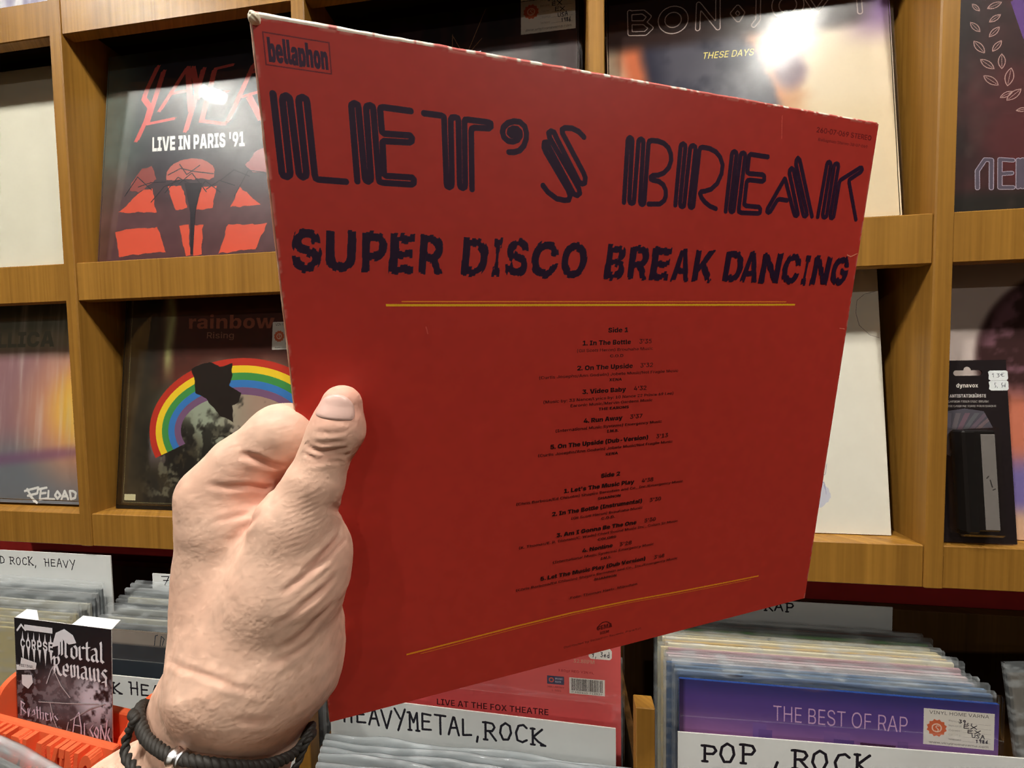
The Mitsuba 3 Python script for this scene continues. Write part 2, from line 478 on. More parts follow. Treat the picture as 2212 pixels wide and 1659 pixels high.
def price_sticker(u0, v0, u1, v1, seed=1, name='VINYL HOME VARNA'):
    """A printed white price sticker: the items of a decal."""
    w, h = u1 - u0, v1 - v0
    it = [(sbox(u0, v0, u1, v1), (226, 222, 214))]
    it.append((fit_text(name, u0 + .08 * w, u0 + .92 * w, v0 + .86 * h, .09 * h, 500, 40), (120, 116, 112)))
    c = Point(u0 + .19 * w, v0 + .48 * h)
    star = [(c.x + (0.15 if i % 2 else 0.125) * w * math.cos(i * math.pi / 12), c.y + (0.15 if i % 2 else 0.125) * w * math.sin(i * math.pi / 12)) for i in range(24)]
    it.append((Polygon(star), (212, 108, 72)))
    it.append((c.buffer(.075 * w).difference(c.buffer(.055 * w)), (240, 200, 180)))
    it.append((handwrite('S', c.x - .03 * w, c.x + .04 * w, c.y - .05 * w, .1 * w, .012 * w, 3), (240, 215, 200)))
    for i, t in enumerate(('Price:', 'Record:', 'Cover:', 'Country:', 'Released:')):
        y = v0 + (.68 - .125 * i) * h
        it.append((fit_text(t, u0 + .36 * w, u0 + .54 * w, y, .05 * h, 400, 36), (150, 146, 142)))
        it.append((sbox(u0 + .56 * w, y - .01 * h, u0 + .95 * w, y), (190, 186, 180)))
    for i, t in enumerate(('39,,', 'EX', 'EX', 'USA', '1986')):
        it.append((handwrite(t, u0 + (.5 + .06 * i) * w, u0 + (.72 + .05 * i) * w, v0 + (.67 - .125 * i) * h, .09 * h, .012 * w, seed + i), (52, 50, 60)))
    it.append((fit_text('www.vinylhomevarna.com', u0 + .08 * w, u0 + .92 * w, v0 + .05 * h, .06 * h, 400, 36), (130, 126, 122)))
    return it


# second row from the top
def art_cream(u, v):
    a = np_fbm(u, v, 3, 4)
    return blend((212, 208, 188), (222, 219, 203), a)


display_record('plain cream record cover in a clear bag, left of the red and black cover', display_sheet(1, -1.008), art_cream, (200, 195, 178), seed=1)

SLY_LOGO = [[[85,291],[68,257],[64,244],[75,230],[70,212],[55,181]],[[95,283],[71,205],[115,209]],[[91,223],[134,284],[142,218]],[[111,247],[138,249]],[[142,283],[154,235]],[[160,279],[135,188]],[[206,279],[178,276],[160,201],[197,193]],[[169,240],[199,240]],[[239,276],[202,197]],[[232,264],[258,266],[257,236],[222,230]],[[233,229],[253,194]]]
SLY_PATCH = [[[29,76],[70,108],[86,108],[93,73]],[[111,109],[132,110],[143,75],[123,74]],[[164,105],[188,104],[182,72],[158,73]],[[222,100],[256,72],[211,72]],[[27,49],[96,52],[111,14],[36,12]],[[131,52],[146,51],[151,9],[144,7]],[[153,51],[169,50],[168,8],[155,6]],[[208,48],[268,45],[251,11],[195,7]]]
SLY_HEAD = [[[105,130],[119,144],[144,148],[169,142],[185,128],[184,116],[107,118]],[[233,129],[244,148],[278,155],[289,117],[242,118]],[[50,118],[66,138],[84,140],[92,122],[62,104],[48,108]]]


def art_patches(u, v):
    a, b = np_fbm(u, v, 5, 2), np_fbm(u, v, 14, 8)
    c = blend((78, 96, 92), (44, 46, 56), sst(.05, .32, u + .2 * (a - .5)))
    c = blend(c, (84, 54, 58), sst(.55, .15, v + .3 * (a - .5)))
    c = blend(c, (92, 62, 66), .7 * sst(.09, .02, np.abs(v - .195 + .02 * (b - .5))))
    return c * (0.82 + .36 * b)[..., None]


def rough(p, seed, amp=1.6):
    l = p.exterior.segmentize(4.0)
    q = np.array(l.coords)[:-1]
    q = q + (np.stack([np_fbm(q[:, 0], q[:, 1], .12, seed), np_fbm(q[:, 0], q[:, 1], .12, seed + 9)], 1) - .5) * 2 * amp * 2
    return Polygon(q).buffer(0)


red = [(rough(poly(p), i), (206, 84, 62)) for i, p in enumerate(SLY_PATCH)]
red += [(rough(poly(p), 20 + i, 2.5), c) for i, (p, c) in enumerate(zip(SLY_HEAD, ((176, 96, 86), (150, 86, 88), (140, 70, 66))))]
red += [(pen([[(40 + 22 * i, 100 + 14 * math.sin(i * 2.1)), (60 + 22 * i, 118 + 9 * math.cos(i * 1.7)), (84 + 22 * i, 106 + 12 * math.sin(i))]], 1.3), (40, 36, 44)) for i in range(9)]
red += [(pen([[(110, 126), (130, 134), (150, 128), (182, 122)], [(128, 140), (140, 124), (160, 136)]], 1.6), (60, 44, 50)), (poly([[137,112],[165,110],[156,68],[155,9],[151,9],[148,68]]), (40, 34, 42))]
display_record('dark red and grey record cover lettered SLAYER, LIVE IN PARIS, upper left bay', display_sheet(1, -.662), art_patches, (60, 60, 64),
               {'artwork': red,
                'lettering': [(nib(SLY_LOGO, 9, 3).union(pen(SLY_LOGO, 4)), (205, 92, 88)),
                              (quad_text("LIVE IN PARIS '91", (82, 163), (81, 184), (228, 179), (229, 158), 900), (232, 232, 228))]}, seed=2, gloss='print_satin')

STK = price_sticker(242, 270, 311, 331, 5)


def art_dark(u, v):
    a, b = np_fbm(u, v, 4, 7), np_fbm(u * 3, v * .6, 6, 3)
    c = blend((40, 24, 26), (24, 18, 20), a)
    c = blend(c, (96, 70, 78), .8 * sst(.72, .52, v + .1 * a) * sst(.3, .8, u))  # pinkish glare at the lower right, painted into the cover
    return blend(c, (70, 34, 36), .5 * sst(.45, .7, b))


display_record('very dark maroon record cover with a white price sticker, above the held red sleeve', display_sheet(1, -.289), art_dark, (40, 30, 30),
               {**{f'gilt_line_{i:03d}' if i else 'gilt_line': [(pen([l], .9), (150, 110, 76))] for i, l in enumerate([[[173,257],[196,311]],[[153,279],[164,258]],[[177,257],[191,272]],[[152,282],[152,264]]])},
                'price_sticker': STK}, seed=3)

BJ_TXT = [[[28,282],[28,254]],[[28,281],[44,280],[51,273],[45,266],[29,268]],[[45,266],[53,258],[46,252],[28,254]],[[107,250],[109,281]],[[109,281],[130,248]],[[130,248],[131,282]],[[153,271],[158,263],[153,255],[147,264],[153,271]],[[177,295],[175,253],[170,246]],[[222,285],[238,253]],[[238,253],[257,278]],[[283,281],[284,247]]]


def art_blur(u, v):
    a, b = np_fbm(u, v, 4, 11), np_fbm(u, v, 11, 12)
    w = u + .10 * (a - .5)
    c = blend((206, 186, 160), (196, 110, 76), sst(.02, .10, w))
    c = blend(c, (52, 52, 66), sst(.11, .17, w))
    c = blend(c, (84, 82, 92), sst(.35, .6, b) * sst(.15, .25, w) * sst(.62, .5, w))
    c = blend(c, (74, 54, 70), sst(.52, .6, w + .3 * (v - .6)))
    d = w + .45 * (v - .55) + .12 * (b - .5)
    c = blend(c, (196, 132, 84), sst(.55, .62, d) * sst(.3, .7, 1 - np.abs(v - .5)))
    c = blend(c, (230, 214, 186), sst(.60, .74, d))
    c = blend(c, (96, 62, 84), sst(.09, .03, np.hypot((w - .66), (v - .60) * .8)) * .9)
    c = blend(c, (226, 208, 176), sst(.52, .38, v) * sst(.5, .7, w))
    c = blend(c, (128, 96, 150), sst(.8, .95, w) * sst(.62, .8, v))
    c = blend(c, (48, 34, 32), sst(.73, .80, v + .04 * a) * sst(.98, .85, u))
    return c


ring = [Point(79, 265).buffer(18).difference(Point(79, 265).buffer(9)), Point(208, 266).buffer(18).difference(Point(208, 266).buffer(9))]
outl = pen(BJ_TXT, 6.2).union(unary_union(ring))
outl = outl.difference(outl.buffer(-1.15))
display_record('glossy cream and blue record cover with BON JOVI outline lettering, upper right bay', display_sheet(1, .060), art_blur, (200, 190, 170),
               {'lettering': [(outl, (176, 158, 152)), (quad_text('THESE DAYS', (111, 211), (113, 219), (170, 217), (168, 209), 500, 72), (222, 206, 120))]}, seed=4, gloss='print_gloss')

LEAF = [[[51,233],[66,239]],[[44,231],[37,241]],[[52,217],[64,225]],[[43,207],[34,220]],[[51,200],[62,211]],[[46,182],[36,198]],[[53,183],[63,195]],[[61,162],[62,180]],[[54,163],[41,176]],[[65,142],[70,163]],[[57,144],[43,157]],[[57,130],[70,136]],[[63,126],[78,138]],[[71,114],[83,115]],[[80,104],[93,112]],[[92,98],[99,112]]]
NEI = [[[30,31],[31,50],[39,62],[45,61],[43,30]],[[65,59],[53,61],[51,30],[63,29]],[[53,45],[63,45]],[[70,59],[68,29]],[[74,59],[72,29]],[[82,58],[80,28]]]


def leaf(a, b, w=.42):
    a, b = np.array(a, float), np.array(b, float)
    d = b - a; n = np.array([-d[1], d[0]]) * w
    t = np.linspace(0, 1, 9)
    e = np.sin(np.pi * t) ** .8 * .5
    return Polygon(np.vstack([a + d * t[:, None] + n * e[:, None], (a + d * t[:, None] - n * e[:, None])[::-1]])).buffer(0)


lv = [leaf(a, b) for a, b in LEAF]
lv = unary_union([x.difference(x.buffer(-.9)) for x in lv] + [pen([[np.array(a) + .15 * (np.array(b) - a), np.array(a) + .85 * (np.array(b) - a)]], .5) for a, b in LEAF])
ne = pen(NEI, 5.0); ne = ne.difference(ne.buffer(-.8))


def art_maroon(u, v):
    a, b = np_fbm(u, v, 5, 21), np_fbm(u, v, 13, 22)
    c = blend((44, 28, 28), (82, 36, 38), sst(.35, .7, a))
    c = blend(c, (34, 30, 26), sst(.12, .05, v))
    return blend(c, (74, 58, 52), .5 * sst(.5, .8, b))


display_record('dark maroon record cover with an outlined laurel wreath, at the upper right edge', display_sheet(1, .419), art_maroon, (40, 30, 30),
               {'emblem': [(poly([[74,238],[112,258],[105,160],[83,195]]), (96, 62, 128))], 'laurel_wreath': [(lv, (172, 136, 130))], 'lettering': [(pen(NEI, 4.4), (88, 78, 92)), (ne, (158, 146, 160))]}, seed=5)


# bottom row
def art_glow(u, v):
    s = np_fbm(u * 9, v * .5, 5.0, 31, 4)
    a = np_fbm(u, v, 3, 32)
    c = blend((112, 116, 122), (150, 112, 116), sst(.18, .40, v + .08 * (a - .5)))
    g = np.hypot((u - .98) * 1.05, (v - .46) * 1.15)
    c = blend(c, (204, 144, 112), sst(.55, .2, g + .1 * (a - .5)))
    c = blend(c, (232, 186, 74), sst(.33, .12, g + .06 * (a - .5)))
    c = blend(c, (150, 138, 112), sst(.70, .78, v))
    c = blend(c, (96, 100, 84), sst(.80, .88, v))
    c = blend(c, (120, 72, 110), .6 * sst(.05, .0, np.abs(v - .24 - .1 * (u - .8))))
    return blend(c, (214, 200, 190), .5 * sst(.45, .8, s) * sst(.2, .3, v))


RELOAD = [[[199,21],[213,3]],[[195,18],[219,24],[218,15],[201,11]],[[205,11],[218,0.8]],[[219,21],[234,24]],[[224,21],[223,6],[237,8]],[[224,15],[233,16]],[[238,19],[238,7],[249,7]],[[254,19],[250,13],[255,8],[260,13],[254,19]],[[262,7],[267,20],[274,8]],[[264,12],[271,12]],[[276,20],[279,8],[286,10],[287,17],[282,20],[276,20]]]
MET = fit_text('METALLICA', 20, 232, 240, 24, 900, 72)
display_record('blurred orange, yellow and grey record cover lettered RELOAD, in the lower left bay', display_sheet(2, -1.012, dz=.004), art_glow, (190, 182, 172),
               {'lettering': [(MET, (112, 114, 98)), (pen(RELOAD, 3.6), (226, 226, 222))]}, seed=6)


def art_gothic(u, v):
    a, b, d = np_fbm(u, v, 6, 41), np_fbm(u, v, 16, 42), np_fbm(u * 2, v * .7, 8, 43)
    c = blend((34, 32, 26), (66, 56, 40), sst(.3, .7, a))
    top = sst(.52, .62, v + .1 * (a - .5))
    c = blend(c, blend((98, 44, 34), (60, 36, 30), b), top * sst(.12, .3, u))
    c = blend(c, (168, 168, 110), sst(.05, .0, np.abs(u - .25 - .05 * (d - .5))) * sst(.55, .75, v) * .9)  # yellow-green glare streak painted into the cover colour
    r = np.hypot((u - .62) / .5, (v - .45) / .28)
    c = blend(c, blend((150, 158, 138), (164, 136, 118), sst(.45, .75, u)), sst(1.0, .4, r + .5 * (a - .5)) * sst(.18, .34, v))
    c = blend(c, blend((60, 54, 46), (30, 28, 24), b), sst(.52, .66, b + .6 * (.36 - v)) * sst(.12, .22, u))
    c = blend(c, (126, 112, 118), .8 * sst(.55, .75, d) * sst(.4, .32, v) * sst(.15, .3, v))
    e = np_fbm(u, v, 26, 44); g = np_fbm(u * 1.3, v, 11, 45)
    c = blend(c, (30, 27, 23), .85 * sst(.52, .57, g) * sst(.46, .36, v) * sst(.1, .2, u))
    c = blend(c, (120, 116, 96), .7 * sst(.58, .66, e) * sst(.45, .3, v) * sst(.12, .25, u))
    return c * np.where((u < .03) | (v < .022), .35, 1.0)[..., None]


th = np.radians(np.linspace(204, -12, 60))
bands = []
for i, col in enumerate(((186, 52, 38), (236, 200, 44), (66, 142, 72), (58, 118, 184), (118, 84, 116))):
    def arc(q):
        return np.stack([197 + (146 - 10.5 * q) * np.cos(th), 116 + (103 - 10.5 * q) * np.sin(th)], 1)
    bands.append((Polygon(np.vstack([arc(i), arc(i + 1)[::-1]])).buffer(0), col))
rock = rough(poly([[117,204],[129,209],[145,215],[162,207],[183,211],[183,195],[178,180],[198,168],[195,155],[186,151],[187,127],[165,137],[142,161],[125,169],[123,186]]), 77, 1.3)
rocks = [(rock, (34, 26, 22))]
rg = np.random.default_rng(5)
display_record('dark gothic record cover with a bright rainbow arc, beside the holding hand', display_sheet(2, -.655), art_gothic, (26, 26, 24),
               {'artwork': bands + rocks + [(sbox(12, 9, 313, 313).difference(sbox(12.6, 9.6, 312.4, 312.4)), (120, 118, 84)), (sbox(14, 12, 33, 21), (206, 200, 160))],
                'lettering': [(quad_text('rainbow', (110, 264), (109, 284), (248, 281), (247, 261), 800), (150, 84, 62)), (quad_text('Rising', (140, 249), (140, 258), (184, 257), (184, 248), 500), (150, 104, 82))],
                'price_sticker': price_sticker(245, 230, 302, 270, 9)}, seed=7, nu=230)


def art_white(u, v):
    return blend((218, 214, 198), (228, 225, 212), np_fbm(u, v, 3, 51))


sw = [[(241 + 8 * math.cos(t * .35) * (1 - .05 * k), 45 + 14 * math.sin(t * .35 + .3 * k)) for t in range(12)] for k in range(5)]
display_record('plain white record cover with faint pencil lines, in the lower right bay', display_sheet(2, .057), art_white, (206, 202, 186),
               {'pencil_line': [(pen([[[312,283],[300,280],[292,273],[290,258],[293,243],[304,231],[316,227]]], .6).intersection(sbox(0, 0, 314, 315)), (150, 142, 138))],
                'sketch': [(rough(Point(240, 44).buffer(14), 61, 2), (196, 197, 208)), (pen(sw, .5), (150, 152, 182))],
                'pencil_line_001': [(pen([[[241,63],[249,68],[251,80]]], .7), (160, 160, 172))]}, film=False)


def art_warm(u, v):
    a, b = np_fbm(u, v, 5, 61), np_fbm(u, v, 15, 62)
    c = blend((206, 190, 184), (196, 178, 170), a)
    c = blend(c, (58, 34, 34), sst(.36, .33, np.hypot(u - .5, v - .62)))
    c = blend(c, (110, 74, 84), sst(.5, .62, b) * sst(.36, .3, np.hypot(u - .5, v - .62)))
    low = sst(.56, .46, v + .06 * (a - .5))
    c = blend(c, (204, 118, 92), low * sst(.2, .24, u))
    c = blend(c, (120, 106, 164), sst(.35, .22, v + .08 * (b - .5)) * sst(.15, .2, u))
    return blend(c, (216, 172, 140), sst(.14, .06, v))


display_record('pinkish record cover with a dark round shape, behind the black brush pack', display_sheet(2, .419), art_warm, (200, 190, 180), seed=8, film=False)


# top row, only its lower edge in view
def art_top(u, v):
    s = np_fbm(u * 6, v * 1.5, 4, 71)
    return blend((150, 146, 170), (226, 226, 226), sst(.35, .65, s))


display_record('pale violet and white record cover at the top left corner', display_sheet(0, -1.008, dz=.0045), art_top, (200, 200, 205),
               {'lettering': [(fit_text('NODESHA', 130, 285, 6, 13, 700, 72, .2), (126, 122, 136))]}, seed=9)

# ------------------------------------------------------------------ the brush in its blister pack
bp = thing('brush_pack', 'black blister pack with an antistatic record brush and two price tags', 'brush')
sb = Sheet((.4105, .474, -.1975), (.4825, .4735, -.1975), (.4105, .4915, .0005), size=(72, 198))
hole = unary_union([sbox(24, 181, 46, 187), Point(24, 184).buffer(3), Point(46, 184).buffer(3), Point(35, 187).buffer(4)])
v, f = tri(sbox(0, 0, 72, 198).difference(hole))
cardm = trimesh.util.concatenate([trimesh.Trimesh(sb(v[:, 0], v[:, 1], np.full(len(v), h)), f if h > 0 else f[:, ::-1], process=False) for h in (.0004, -.0004)])
add(part(bp, 'card'), cardm, 'print_matte', False, lin(30, 22, 24))
rays = [(Polygon([(8, 94), (12 + 9 * i, 140), (17 + 9 * i, 140), (12, 94)]), (96 + 8 * (i % 3), 90 + 6 * (i % 2), 100)) for i in range(6)]
rays = [(p.intersection(poly([(0, 102), (8, 84), (22, 94), (30, 122), (60, 122), (54, 144), (0, 144)])), c) for p, c in rays]
fan = poly([(0, 108), (6, 98), (14, 92), (20, 110), (24, 122), (56, 124), (48, 142), (30, 145), (0, 140)])
printing = [(fan, (84, 80, 88))] + [(r[0].intersection(fan), r[1]) for r in rays]
printing += [(fit_text('dynavox', 23, 44, 168, 4.6, 800, 72), (222, 214, 206)), (fit_text('ANTISTATIKBÜRSTE', 16, 51, 157, 3.6, 800, 60), (206, 200, 196)),
             (fit_text('CARBON FIBER DISC BRUSH', 14, 53, 151.5, 2.3, 500, 44), (172, 164, 160)), (fit_text('BROSSE CARBONE FIBRE POUR DISQUE', 8, 60, 146.5, 2.2, 500, 44), (172, 164, 160))]
m, c = sb.decal(printing, .0006)
add(part(bp, 'printing'), m, 'print_gloss', False, c)


def on(sh, u0, u1, v0, v1, h0, h1, c=.0008):
    b = box(u0, u1, v0, v1, h0 * 1000, h1 * 1000, c * 1000)
    q = np.asarray(b.vertices)
    return trimesh.Trimesh(sh(q[:, 0], q[:, 1], q[:, 2] / 1000), b.faces, process=False)


add(part(bp, 'brush_body'), on(sb, 16, 46, 16, 122, .0012, .0135, .0015), 'black_plastic', label='black brush inside the blister')
add(part(bp, 'brush_body'), on(sb, 13, 25, 14, 122, .0012, .0165, .002), 'black_plastic')
m = on(sb, 31, 44, 18, 118, .0137, .0146, .0003)
add(part(bp, 'silver_strip'), m, 'print_matte', False, lin(126, 120, 116), label='silver grey strip along the brush')
mk = pen([[(34, 72), (35.5, 74)], [(37, 70), (38.4, 63)], [(39, 60), (41, 61)]], 1.0)
m, c = sb.decal([(mk, (60, 56, 54))], .0149)
add(part(bp, 'printing'), m, 'print_matte', False, c)
add(part(bp, 'blister'), on(sb, 5, 48, 11, 126, .0008, .0185, .003), 'clear_plastic', label='clear plastic blister')
for i, (t, y) in enumerate((('13€', 177), ('25,45d', 166))):
    tag = poly([(54, y), (56, y - 1.5), (71, y - 1.5), (72.6, y), (72.6, y + 8), (71, y + 9.3), (56, y + 9.3), (54, y + 8), (54.6, y + 4)])
    m, c = sb.decal([(tag, (228, 232, 232)), (handwrite(t, 57, 70, y + 2.2, 4.4, .5, 40 + i), (70, 70, 84))], .0009)
    add(part(bp, 'price_tag'), m, 'print_matte', False, c, label='white price tag with handwriting')

# ------------------------------------------------------------------ the held sleeve
TITLE = [[[4.4,24.7],[4.6,52.2],[5.0,53.3],[6.2,53.6],[7.2,52.9],[7.5,51.8],[7.4,26.7],[7.8,25.4],[9.0,24.8],[9.8,25.3],[10.0,26.3],[10.6,52.1],[11.1,52.9],[11.9,53.3],[13.0,52.6],[13.3,51.5],[13.0,26.3],[13.4,25.2],[14.6,24.6],[15.7,25.1],[15.9,26.2],[16.3,52.1],[16.6,53.4],[17.6,53.7],[27.7,53.7]],[[32.1,53.2],[31.9,25.9],[32.1,25.1],[33.2,24.4],[34.3,24.8],[34.5,25.8],[35.1,51.7],[35.4,52.6],[36.3,53.0],[37.3,52.2],[37.5,51.1],[37.4,25.8],[37.8,24.9],[39.0,24.4],[39.9,24.8],[40.1,25.6],[40.5,51.6],[40.8,52.7],[42.3,53.0],[53.5,52.8],[54.5,52.2],[54.7,50.8],[54.0,50.0],[43.6,50.2],[42.7,49.6],[42.9,37.6],[43.6,37.0],[53.5,36.5],[54.5,35.9],[54.7,34.6],[54.0,33.8],[43.8,34.2],[42.9,33.6],[42.7,25.7],[43.0,24.9],[44.0,24.5],[54.7,24.6]],[[60.0,24.8],[67.1,24.8],[68.1,25.2],[68.2,26.6],[68.3,51.3],[68.5,52.3],[69.4,52.7],[70.4,52.1],[70.7,50.9],[71.0,26.1],[71.5,25.1],[72.7,24.8],[73.9,25.0],[74.2,25.9],[74.0,51.2],[74.3,52.2],[75.3,52.6],[76.2,52.1],[76.5,50.9],[76.8,26.0],[77.2,25.3],[78.4,25.1],[87.1,25.1],[88.2,25.4],[88.3,26.6],[87.3,27.5],[81.0,27.9],[79.9,28.5],[79.6,29.5],[79.4,52.8]],[[96.3,36.1],[98.7,35.9],[101.2,35.0],[103.2,32.8],[104.3,29.9],[104.4,27.5],[103.6,24.9],[101.4,23.4],[98.7,23.4],[95.9,24.4],[93.9,26.3],[93.4,28.3],[94.1,30.4],[95.9,31.6],[98.1,31.7],[100.3,30.7],[101.5,29.0],[101.4,27.3],[100.1,26.3],[98.3,26.3],[96.8,27.2],[96.5,28.4],[97.6,29.2],[99.0,28.7],[99.0,27.9]],[[132.2,26.2],[129.5,24.2],[126.1,23.2],[122.8,23.4],[121.4,24.3],[121.5,25.7],[132.5,41.6],[133.5,43.6],[133.3,46.0],[131.9,46.5],[130.4,45.8],[118.7,28.0],[117.5,25.9],[116.1,25.5],[114.9,26.4],[115.4,28.3],[130.3,48.6],[130.9,50.7],[129.6,51.8],[127.9,51.3],[115.0,32.0],[114.1,30.3],[112.9,30.6],[112.7,32.6],[113.7,34.6],[124.9,49.8],[126.0,52.3],[125.3,54.1],[123.1,54.4],[119.2,53.9],[114.9,51.4],[112.4,48.7]],[[154.5,53.2],[155.0,25.5],[155.4,24.5],[156.1,24.0],[157.1,24.5],[157.4,25.4],[157.4,52.0],[157.9,53.1],[158.8,53.4],[159.8,53.0],[160.0,51.8],[160.8,25.2],[161.3,24.4],[162.2,24.0],[163.2,24.5],[163.5,25.4],[163.4,52.1],[163.8,53.2],[164.7,53.6],[165.6,53.1],[165.8,52.1],[166.3,25.6],[166.7,24.5],[167.9,24.0],[171.5,23.9],[174.9,24.6],[177.5,26.2],[179.2,29.0],[179.6,32.0],[178.5,35.4],[175.9,38.0],[172.7,39.3],[169.8,39.7],[168.7,40.5],[168.9,41.5],[170.6,41.9],[173.3,42.1],[176.0,43.5],[177.6,45.9],[177.9,48.8],[177.0,51.0],[174.6,52.7],[168.3,53.1]],[[183.8,52.6],[184.5,25.1],[184.9,24.2],[185.9,23.7],[187.0,24.2],[187.3,25.2],[186.5,51.6],[187.0,52.8],[188.0,53.1],[188.9,52.7],[189.1,51.6],[190.1,25.4],[190.7,24.3],[191.8,23.9],[193.0,24.4],[193.3,25.4],[192.2,51.7],[192.6,52.8],[193.6,53.2],[194.6,52.6],[194.7,51.6],[195.7,25.7],[196.1,24.6],[197.4,24.1],[201.4,24.2],[205.6,25.4],[208.5,27.6],[210.5,31.2],[210.3,35.5],[208.2,40.3],[204.8,43.4],[200.9,44.7],[198.7,45.1],[198.1,46.0],[199.2,48.0],[201.5,50.0],[204.9,51.8],[208.7,52.8]],[[215.1,53.7],[215.7,25.6],[216.1,24.7],[217.1,24.2],[218.2,24.6],[218.6,25.5],[217.8,52.5],[218.3,53.5],[219.2,53.7],[220.1,53.2],[220.3,52.1],[221.2,25.6],[221.7,24.7],[222.8,24.3],[223.8,24.7],[224.2,25.7],[223.4,51.7],[223.7,53.3],[225.3,53.8],[236.5,53.5],[237.7,53.0],[237.7,51.2],[236.5,50.2],[228.1,50.1],[226.7,49.4],[226.8,38.3],[227.4,37.4],[228.8,37.0],[236.9,37.1],[238.2,36.3],[237.9,34.4],[236.7,33.7],[227.9,33.9],[226.6,33.3],[226.7,25.3],[227.6,24.5],[238.9,24.7]],[[255.3,45.5],[250.1,45.2],[248.6,45.8],[244.8,52.0],[243.6,52.6],[242.4,52.0],[242.6,50.7],[251.9,34.6]],[[252.4,34.8],[261.2,51.6],[262.2,52.9],[263.5,53.1],[264.3,52.2],[263.8,51.0],[254.8,31.5],[254.8,29.9],[255.8,28.9],[257.2,29.5],[257.9,30.8],[267.8,51.6],[268.7,52.8],[270.0,53.0],[270.8,52.0],[270.4,50.6],[258.5,26.5],[258.5,24.6],[259.3,23.4],[260.7,24.2],[261.6,25.8],[274.7,52.8]],[[279.0,52.8],[280.5,24.9],[280.9,23.8],[281.9,23.3],[282.9,23.7],[283.4,24.7],[282.5,51.3],[283.0,52.5],[284.2,52.8],[285.4,52.2],[285.6,50.9],[286.0,25.2],[286.3,24.1],[287.5,23.6],[288.7,24.0],[289.2,25.1],[288.3,51.4],[288.8,52.6],[290.0,52.8],[290.9,52.1],[291.1,50.6],[291.6,33.2],[292.3,31.9],[305.4,24.3],[306.9,24.2],[307.6,25.1],[306.8,26.4],[298.9,31.2],[298.8,32.2],[302.0,39.0],[308.6,52.6]]]
TRACKS = [('Side 1', 154.7, 116.0, 11.5, 1), ('1. In The Bottle', 148.6, 122.4, 27.8, 1), ("3'35", 171.3, 122.3, 7.4, 0), ('(Gil Scott Heron) Brouhaha Music', 153.9, 126.3, 44.4, 0), ('C.O.D', 154.5, 129.6, 7.7, 1), ('2. On The Upside', 148.2, 135.4, 32.3, 1), ("3'32", 172.9, 135.4, 7.8, 0), ('(Curtis Josephs/Ann Godwin) Jobete Music/Not Fragile Music', 152.3, 139.4, 81.7, 0), ('XENA', 154.4, 142.5, 7.5, 1), ('3. Video Baby', 148.2, 148.2, 25.6, 1), ("4'32", 169.7, 148.1, 7.7, 0), ('(Music by: 33 Nance/Lyrics by: 10 Nance 22 Prince 69 Lee)', 152.5, 152.3, 77.2, 0), ('Earonic Music/Mervin Gardens Music', 153.4, 155.3, 49.0, 0), ('THE EARONS', 154.2, 158.3, 18.1, 1), ('4. Run Away', 148.2, 164.2, 23.0, 1), ("3'37", 168.3, 164.1, 7.6, 0), ('(International Music Systems) Emergency Music', 152.8, 168.4, 63.9, 0), ('I.M.S.', 154.2, 171.3, 7.0, 1), ('5. On The Upside (Dub-Version)', 147.3, 177.1, 58.6, 1), ("3'13", 185.8, 177.1, 7.6, 0), ('(Curtis Josephs/Ann Godwin) Jobete Music/Not Fragile Music', 152.1, 181.2, 81.6, 0), ('XENA', 154.1, 184.6, 7.7, 1), ('Side 2', 154.1, 197.2, 11.7, 1), ("1. Let's The Music Play", 147.8, 203.4, 43.1, 1), ("4'38", 178.1, 203.5, 7.5, 0), ('(Chris Barbosa/Ed Chisolm) Shapiro Bernstein and Co., Inc./Emergency Music', 150.9, 207.3, 103.0, 0), ('SHANNON', 153.9, 210.8, 14.1, 1), ('2. In The Bottle (Instrumental)', 147.4, 216.2, 55.6, 1), ("3'30", 184.2, 216.6, 7.5, 0), ('(Gil Scott Heron) Brouhaha Music', 153.4, 220.6, 44.7, 0), ('C.O.D.', 153.7, 223.6, 8.6, 1), ('3. Am I Gonna Be The One', 147.4, 229.6, 50.0, 1), ("3'30", 181.5, 229.5, 7.7, 0), ('(K. Thomas/E. R. Thomas/C. Wade) Chart Bound Music Inc., Colors In Music', 150.9, 233.3, 100.1, 0), ('COLORS', 153.6, 236.7, 11.8, 1), ('4. Nonline', 147.9, 242.0, 19.1, 1), ("3'28", 166.0, 242.4, 7.8, 0), ('(International Music Systems) Emergency Music', 152.8, 246.1, 64.5, 0), ('I.M.S.', 153.6, 249.5, 6.7, 1), ('5. Let The Music Play (Dub Version)', 146.6, 255.1, 66.8, 1), ("3'48", 189.7, 255.6, 7.0, 0), ('(Chris Barbosa/Ed Chisolm) Shapiro Bernstein and Co., Inc./Emergency Music', 151.0, 259.3, 103.8, 0), ('SHANNON', 153.7, 262.6, 14.4, 1), ('Foto: Thomas Hertz, München', 153.5, 271.6, 43.6, 0)]
SUB = [('S', 4.1, 15.4), ('U', 16.8, 28.7), ('P', 30.7, 41.2), ('E', 42.0, 52.5), ('R', 54.3, 65.2), ('D', 73.2, 85.5), ('I', 87.4, 91.6), ('S', 93.5, 104.7), ('C', 106.1, 119.9), ('O', 121.3, 134.7), ('B', 144.8, 156.2), ('R', 157.7, 169.5), ('E', 170.6, 182.3), ('A', 183.7, 195.2), ('K', 196.9, 209.7), ('D', 216.4, 229.2), ('A', 228.3, 240.5), ('N', 241.5, 255.8), ('C', 257.1, 270.2), ('I', 272.7, 276.6), ('N', 279.4, 293.2), ('G', 294.3, 307.8)]
TL, TR, BR, BL = [-0.11044, 0.13369, 0.12921], [0.18169, 0.25348, 0.13628], [0.17380, 0.30010, -0.17064], [-0.12063, 0.17984, -0.18185]
